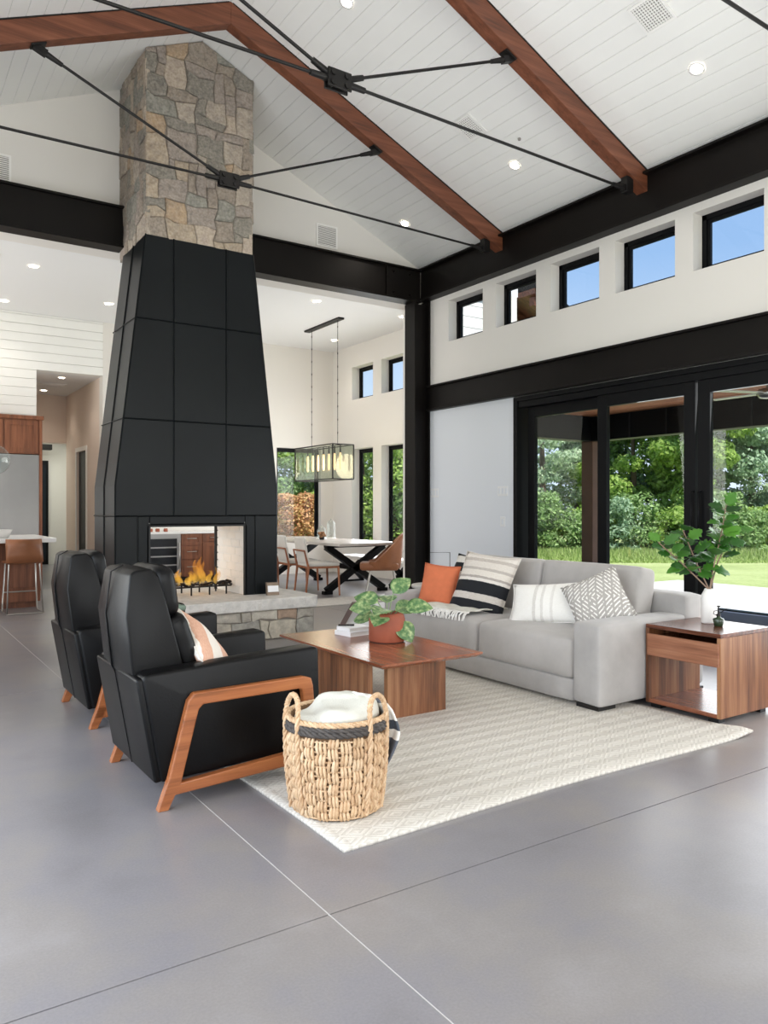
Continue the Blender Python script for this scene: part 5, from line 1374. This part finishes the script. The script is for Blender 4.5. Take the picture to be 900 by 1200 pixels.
for i, (x, y, h, w, lb) in enumerate(((6.28, 11.25, .20, .075, 'shorter clear glass cloche of the two on the dining table'), (6.55, 11.40, .30, .07, 'taller clear glass cloche of the two on the dining table'))):
    r = thing('glass_cloche', lb, 'cloche', (x, y, .765), 0, 'glass cloches on the dining table')
    MB().lathe([(w, .012), (w, h - w * .9)] + [(w * math.cos(a), h - w * .9 + w * math.sin(a)) for a in [PI / 2 * k / 6 for k in range(1, 6)]] + [(.01, h + .008), (.012, h + .03), (.001, h + .035)], n=24).build('dome', M['thinglass'], r)
    MB().lathe([(.001, 0), (w + .012, 0), (w + .012, .012), (.001, .0121)], n=24).build('base_plate', M['ceramic'], r)
r = thing('dried_flowers', 'low bunch of brown dried flowers beside the cloches on the dining table', 'flowers', (6.12, 10.95, .765))
rg = random.Random(3)
MB().lathe([(.001, 0), (.035, 0), (.045, .03), (.04, .05), (.001, .051)], n=16).build('bowl', M['iron'], r)
for i in range(13):
    a = rg.uniform(0, 6.28); d = rg.uniform(0, .06); z = rg.uniform(.05, .12)
    MB().rbox((d * math.cos(a), d * math.sin(a), z), (.025, .025, .02), .018, seg=3).build('bloom', M['brownflower'], r)
# linear chandelier
PX, PY0, PY1 = 6.48, 10.88, 12.20
r = thing('linear_chandelier', 'black framed rectangular glass chandelier with tube bulbs over the dining table', 'chandelier', (PX, (PY0 + PY1) / 2, ZK))
hl = (PY1 - PY0) / 2; z0, z1 = 1.755 - ZK, 2.325 - ZK; hw = .20; FR = M['rod']
MB().box(-.055, .055, -.60, .60, -.03, 0).build('canopy', FR, r, .003)
for y in (-.48, .42):
    m = MB()
    m.tube([(0, y, -.03), (0, y, z1)], .005, 6)
    o = m.build('hanging_rod', FR, r)
    for k in range(9): MB().tube([(0, y, -.12 - k * .22), (0, y, -.15 - k * .22)], .009, 6).build('chain_link', FR, o)
for x in (-hw, hw):
    for z in (z0, z1): MB().box(x - .009, x + .009, -hl, hl, z - .009, z + .009).build('frame_bar', FR, r)
    for y in (-hl, hl): MB().box(x - .009, x + .009, y - .009, y + .009, z0 + .009, z1 - .009).build('frame_post', FR, r)
for y in (-hl, hl):
    for z in (z0, z1): MB().box(-hw + .009, hw - .009, y - .009, y + .009, z - .009, z + .009).build('frame_bar', FR, r)
MB().box(-.012, .012, -hl, hl, z1 - .009, z1 + .004).build('lamp_bar', FR, r)
for x in (-hw, hw): MB().box(x - .002, x + .002, -hl + .01, hl - .01, z0 + .01, z1 - .01).build('glass_panel', M['seedglass'], r)
for y in (-hl, hl): MB().box(-hw + .01, hw - .01, y - .002, y + .002, z0 + .01, z1 - .01).build('glass_panel', M['seedglass'], r)
for k in range(7):
    y = -hl + 2 * hl * (k + .5) / 7
    b = MB().tube([(0, y, z1 - .01), (0, y, z1 - .13)], [.010, .016], 8).build('lamp_socket', FR, r)
    MB().lathe([(.001, -.0), (.015, .0), (.018, -.03), (.018, -.25), (.010, -.275), (.001, -.28)], (0, y, z1 - .13), 10).build('tube_bulb', M['bulbglass'], b)
l = bpy.data.lights.new('chandelier_light', 'POINT'); l.energy = 18; l.color = (1, .82, .6); l.shadow_soft_size = .25
o = bpy.data.objects.new('chandelier_light', l); COL.objects.link(o); o.location = (PX, 11.5, 2.0)

# ================================================================== EXTERIOR
o = struct(MB().box(-60, 90, -60, 90, -.42, -.32).build('ground', M['lawn']))
o = MB((11, 6, -.06)).box(XR + .24, 12.55, -12, 8.9, -.31, -.06).build('patio_slab', M['patio']); at(o, (11, 6, -.06)); struct(o)
o = MB((9.3, 3, -.06)).box(9.27, 9.36, -12, 8.9, -.06, -.045).build('patio_drain', M['frame']); at(o, (9.3, 3, -.06)); tag(o, 'long black drain channel across the patio where porch shade ends', 'drain')
PR = thing('porch_roof', 'covered porch roof with wooden ceiling and dark beams outside the sliding doors', 'porch', (7.8, 3, 2.4))
PO = (7.8, 3, 2.4)
MB(PO).box(XR + .24, 9.40, -12, 8.5, 2.70, 2.86).build('roof_deck', M['seam'], PR)
for i in range(23):
    MB(PO).box(XR + .25 + i * .134, XR + .25 + i * .134 + .126, -6, 8.4, 2.67, 2.70).build('ceiling_board', M['porchwood'], PR)
MB(PO).box(9.18, 9.42, -12, 8.25, 2.30, 2.67).build('beam', M['frame'], PR); MB(PO).box(XR + .25, 9.18, 8.02, 8.25, 2.30, 2.67).build('beam', M['frame'], PR)
for i in range(16): MB(PO).box(9.165, 9.18, -2 + i * .62, -2 + i * .62 + .02, 2.31, 2.66).build('rib', M['seam'], PR)
for y in (8.12, 3.2 - 4.4):
    o = MB((9.30, y, -.06)).box(9.19, 9.41, y - .11, y + .11, -.06, 2.30).build('porch_post', M['postwood'], None, .008); at(o, (9.30, y, -.06))
    tag(o, 'brown timber porch post seen through the first glass door' if y > 5 else 'timber porch post outside the near doors, out of the picture', 'post')
# ceiling fan on the porch
r = thing('ceiling_fan', 'pale porch ceiling fan glimpsed at the top of the third glass door', 'ceiling fan', (7.7, 4.4, 2.67))
MB().tube([(0, 0, 0), (0, 0, -.18)], .018, 8).build('down_rod', M['nickel'], r); MB().lathe([(.001, -.16), (.09, -.17), (.11, -.22), (.08, -.26), (.001, -.27)], n=20).build('motor', M['nickel'], r)
for k in range(5):
    a = k * 2 * PI / 5 + .3; p = Vector((math.cos(a), math.sin(a), 0)); q = Vector((0, 0, -.21)); MB().beam(p * .1 + q, p * .62 + q, .11, .008).build('blade', M['quartz'], r)
# dining wing outside: siding boards and overhanging eave
sw = node('wall_wing_outside')
for k in range(30):
    z = .2 + k * .16; MB().box(XR + .26, XD + .3, 8.565 - .02, 8.60, z, z + .152).build('siding_board', M['siding'], sw)
sw2 = struct(MB().box(XR + .24, XD + .3, 8.6, 8.62, 4.3, 5.3).build('wall_gable', M['siding']))
er = thing('wing_eave', 'timber eave and rafters of the dining wing seen through the second clerestory window', 'eave', (8.2, 10, 4.4))
EO = (8.2, 10, 4.4)
m = MB(EO); m.prism([(8.06, 4.40), (9.0, 4.05), (9.0, 4.13), (8.06, 4.48)], 8.1, 9.75); m.build('eave_deck', M['truss'], er)
for y in (8.15, 8.7, 9.3):
    m = MB(EO); m.prism([(8.1, 4.25), (8.95, 3.93), (8.95, 4.05), (8.1, 4.37)], y, y + .1); m.build('rafter_tail', M['truss'], er)
m = MB(EO); m.prism([(8.06, 4.485), (9.08, 4.09), (9.08, 4.17), (8.06, 4.56)], 8.05, 9.8); m.build('metal_roof', M['frame'], er)
# main roof over the house so that no sun leaks in
rf = struct(MB().prism([(XL - .9, ceil_z(XL - .9) + .32), (RX, RZ + .36), (XR + .7, ceil_z(XR + .7) + .32), (XR + .7, ceil_z(XR + .7) + .42), (RX, RZ + .5), (XL - .9, ceil_z(XL - .9) + .42)], YF - .6, YBK + .5).build('roof', M['frame']))
rf = struct(MB().box(-6.3, XD + .3, YBK + .5, YK + .5, ZK + .22, ZK + .32).build('roof_flat', M['frame']))
rf = struct(MB().box(1.7, 4.3, YK + .5, 19.2, ZK - .6, ZK - .5).build('roof_hall', M['frame']))

# vegetation
def tree(name, label, x, y, h, w, mat, seed, n_leaf=5200, leaf=.16, kind='round', group=None, trunk=True, cat='tree', z0=-.32, base=.12):
    g = np.random.default_rng(seed); r = thing(name, label, cat, (x, y, z0), 0, group)
    nb = 46 if kind != 'cone' else 60
    c = np.zeros((nb, 3)); rad = np.zeros(nb)
    for i in range(nb):
        t = g.random(); a = g.random() * 6.283
        if kind == 'cone':
            t = (i + .5) / nb; rr_ = w / 2 * (1 - t) ** .75 * g.uniform(.45, 1.0); c[i] = (rr_ * math.cos(a * 7.1), rr_ * math.sin(a * 7.1), h * (base + (1 - base) * t)); rad[i] = .32 + .28 * (1 - t) * w / 4
        else:
            z = h * (base + (1 - base) * g.random() ** .85 * .93); k = math.sin(PI * min(1, .18 + .78 * z / h)) ** .6
            rr_ = w / 2 * k * math.sqrt(g.random()) * .92; c[i] = (rr_ * math.cos(a), rr_ * math.sin(a), z); rad[i] = g.uniform(.38, .72) * w / 4.2
    bi = g.integers(0, nb, n_leaf); d = g.normal(size=(n_leaf, 3)); d /= np.linalg.norm(d, axis=1)[:, None]
    sq = np.array([1, 1, .62 if kind == 'round' else .38]); p = c[bi] + d * sq * (rad[bi] * g.uniform(.72, 1.05, n_leaf))[:, None]
    p[:, 2] = np.maximum(p[:, 2], .05)
    nrm = d * .8 + g.normal(size=(n_leaf, 3)) * .45 + np.array([0, 0, .35]); nrm /= np.linalg.norm(nrm, axis=1)[:, None]
    t1 = np.cross(nrm, g.normal(size=(n_leaf, 3))); t1 /= np.linalg.norm(t1, axis=1)[:, None]; t2 = np.cross(nrm, t1)
    s1 = (leaf * g.uniform(.6, 1.25, n_leaf))[:, None]; s2 = s1 * .55
    V = np.stack([p - t1 * s1, p + t2 * s2, p + t1 * s1, p - t2 * s2], 1).reshape(-1, 3)
    me = bpy.data.meshes.new('foliage'); me.vertices.add(4 * n_leaf); me.loops.add(4 * n_leaf); me.polygons.add(n_leaf)
    me.vertices.foreach_set('co', V.astype(np.float32).ravel()); me.loops.foreach_set('vertex_index', np.arange(4 * n_leaf, dtype=np.int32))
    me.polygons.foreach_set('loop_start', np.arange(0, 4 * n_leaf, 4, dtype=np.int32)); me.update(calc_edges=True); me.validate()
    me.materials.append(mat); o = bpy.data.objects.new('foliage', me); COL.objects.link(o); o.parent = r
    if trunk: MB().tube([(0, 0, 0), (.05, .02, h * .4), (0, .05, h * .8)], [.13 * w / 4, .09 * w / 4, .03], 8).build('trunk', M['bark'], r)
    return r
def ray(px_, d):                     # ground position lying in a given view direction at distance d
    u = (px_ - 450) / 904; return (d * (.5563 + u * .831), d * (.831 - u * .5563))
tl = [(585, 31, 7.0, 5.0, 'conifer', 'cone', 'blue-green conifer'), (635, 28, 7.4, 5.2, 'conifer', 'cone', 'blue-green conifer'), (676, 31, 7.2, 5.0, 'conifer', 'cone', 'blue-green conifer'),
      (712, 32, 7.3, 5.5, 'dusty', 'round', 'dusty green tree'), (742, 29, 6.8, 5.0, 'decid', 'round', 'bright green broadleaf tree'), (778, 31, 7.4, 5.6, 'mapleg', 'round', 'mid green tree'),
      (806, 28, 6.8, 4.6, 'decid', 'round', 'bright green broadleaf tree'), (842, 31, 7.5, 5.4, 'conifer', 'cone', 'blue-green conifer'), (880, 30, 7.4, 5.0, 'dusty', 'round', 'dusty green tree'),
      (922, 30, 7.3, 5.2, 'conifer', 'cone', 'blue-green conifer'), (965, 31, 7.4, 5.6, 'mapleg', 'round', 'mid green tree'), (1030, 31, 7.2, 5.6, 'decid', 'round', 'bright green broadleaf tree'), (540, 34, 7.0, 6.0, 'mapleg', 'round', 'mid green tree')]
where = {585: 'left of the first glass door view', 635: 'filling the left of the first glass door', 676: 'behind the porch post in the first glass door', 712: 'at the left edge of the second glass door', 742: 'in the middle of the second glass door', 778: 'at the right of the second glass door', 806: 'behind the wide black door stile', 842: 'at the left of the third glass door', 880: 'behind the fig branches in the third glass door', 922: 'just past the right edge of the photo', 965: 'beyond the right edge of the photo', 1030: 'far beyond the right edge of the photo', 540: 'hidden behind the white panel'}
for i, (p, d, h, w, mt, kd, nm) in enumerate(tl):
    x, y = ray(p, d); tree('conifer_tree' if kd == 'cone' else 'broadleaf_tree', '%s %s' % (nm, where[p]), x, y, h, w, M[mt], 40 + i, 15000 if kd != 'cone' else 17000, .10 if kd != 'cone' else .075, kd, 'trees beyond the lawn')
# shrubs along the tree line
WH = ['far left, hidden behind the white panel', 'second from the left, behind the white panel', 'behind the left door stile', 'leftmost in the first glass door', 'middle of the first glass door', 'beside the porch post in the first glass door', 'behind the stile between first and second door',
      'leftmost in the second glass door', 'second from left in the second glass door', 'right of centre in the second glass door', 'rightmost in the second glass door', 'leftmost in the third glass door', 'behind the fig branches in the third glass door', 'at the right edge of the photo', 'just past the right edge', 'second past the right edge', 'farthest past the right edge']
for i, p in enumerate(range(560, 1000, 26)):
    x, y = ray(p, 26.2 + (i % 3) * .6)
    tree('shrub', 'low undergrowth shrub at the tree line, %s' % WH[i], x, y, 1.5 + (i % 4) * .25, 2.2, M[('mapleg', 'decid', 'dusty', 'mapleg')[i % 4]], 80 + i, 3200, .07, 'round', 'shrubs along the tree line', False, 'shrub', base=.05)
# trees outside the dining windows
dn = [(352, 23.5, 4.9, 4.2, 'mapleg', 'green tree behind the copper shrub outside the dining end window'), (318, 23.5, 4.6, 3.2, 'decid', 'green tree left of the dining end window, behind the fireplace'), (388, 23.5, 4.6, 3.4, 'decid', 'green tree behind the dining room corner'),
      (425, 22.5, 4.3, 4.0, 'decid', 'bright green tree filling the left dining side window'), (463, 21.5, 4.1, 4.0, 'decid', 'bright green tree filling the right dining side window'), (500, 21.5, 4.1, 4.0, 'mapleg', 'green tree hidden behind the corner column')]
for i, (p, d, h, w, mt, lb) in enumerate(dn):
    x, y = ray(p, d); tree('garden_tree', lb, x, y, h, w, M[mt], 120 + i, 11000, .07, 'round', 'trees outside the dining room', base=.04)
for i, (p, d) in enumerate(((338, 20.0), (370, 20.3))):
    x, y = ray(p, d); tree('copper_shrub', ('copper leaved shrub low in the left half of the dining end window', 'copper leaved shrub low in the right half of the dining end window')[i], x, y, 2.0, 2.2, M['copper'], 140 + i, 9000, .045, 'round', 'copper shrubs', False, 'shrub', base=.03)
# tall grass at the foot of the trees, mown lawn blades in front: uncountable
g = np.random.default_rng(9); n = 26000
pp = g.uniform(560, 960, n); dd = g.uniform(22.5, 26.0, n); u = (pp - 450) / 904
bx_ = dd * (.5563 + u * .831); by_ = dd * (.831 - u * .5563); h = g.uniform(.08, .38, n) * np.clip((dd - 22) / 2.5, .2, 1); wv = .02
V = np.zeros((n, 3, 3)); a = g.random(n) * 6.28
V[:, 0] = np.stack([bx_ - wv * np.cos(a), by_ - wv * np.sin(a), np.full(n, -.32)], 1); V[:, 1] = np.stack([bx_ + wv * np.cos(a), by_ + wv * np.sin(a), np.full(n, -.32)], 1); V[:, 2] = np.stack([bx_ + g.normal(0, .06, n), by_ + g.normal(0, .06, n), -.32 + h], 1)
V -= np.array([22, 12, -.32]); me = bpy.data.meshes.new('tall_grass'); me.from_pydata(V.reshape(-1, 3).tolist(), [], np.arange(3 * n).reshape(-1, 3).tolist()); me.materials.append(M['grass'])
o = bpy.data.objects.new('tall_grass', me); COL.objects.link(o); o.location = (22, 12, -.32); tag(o, 'strip of tall yellow-green grass at the foot of the trees', 'grass', kind='stuff')
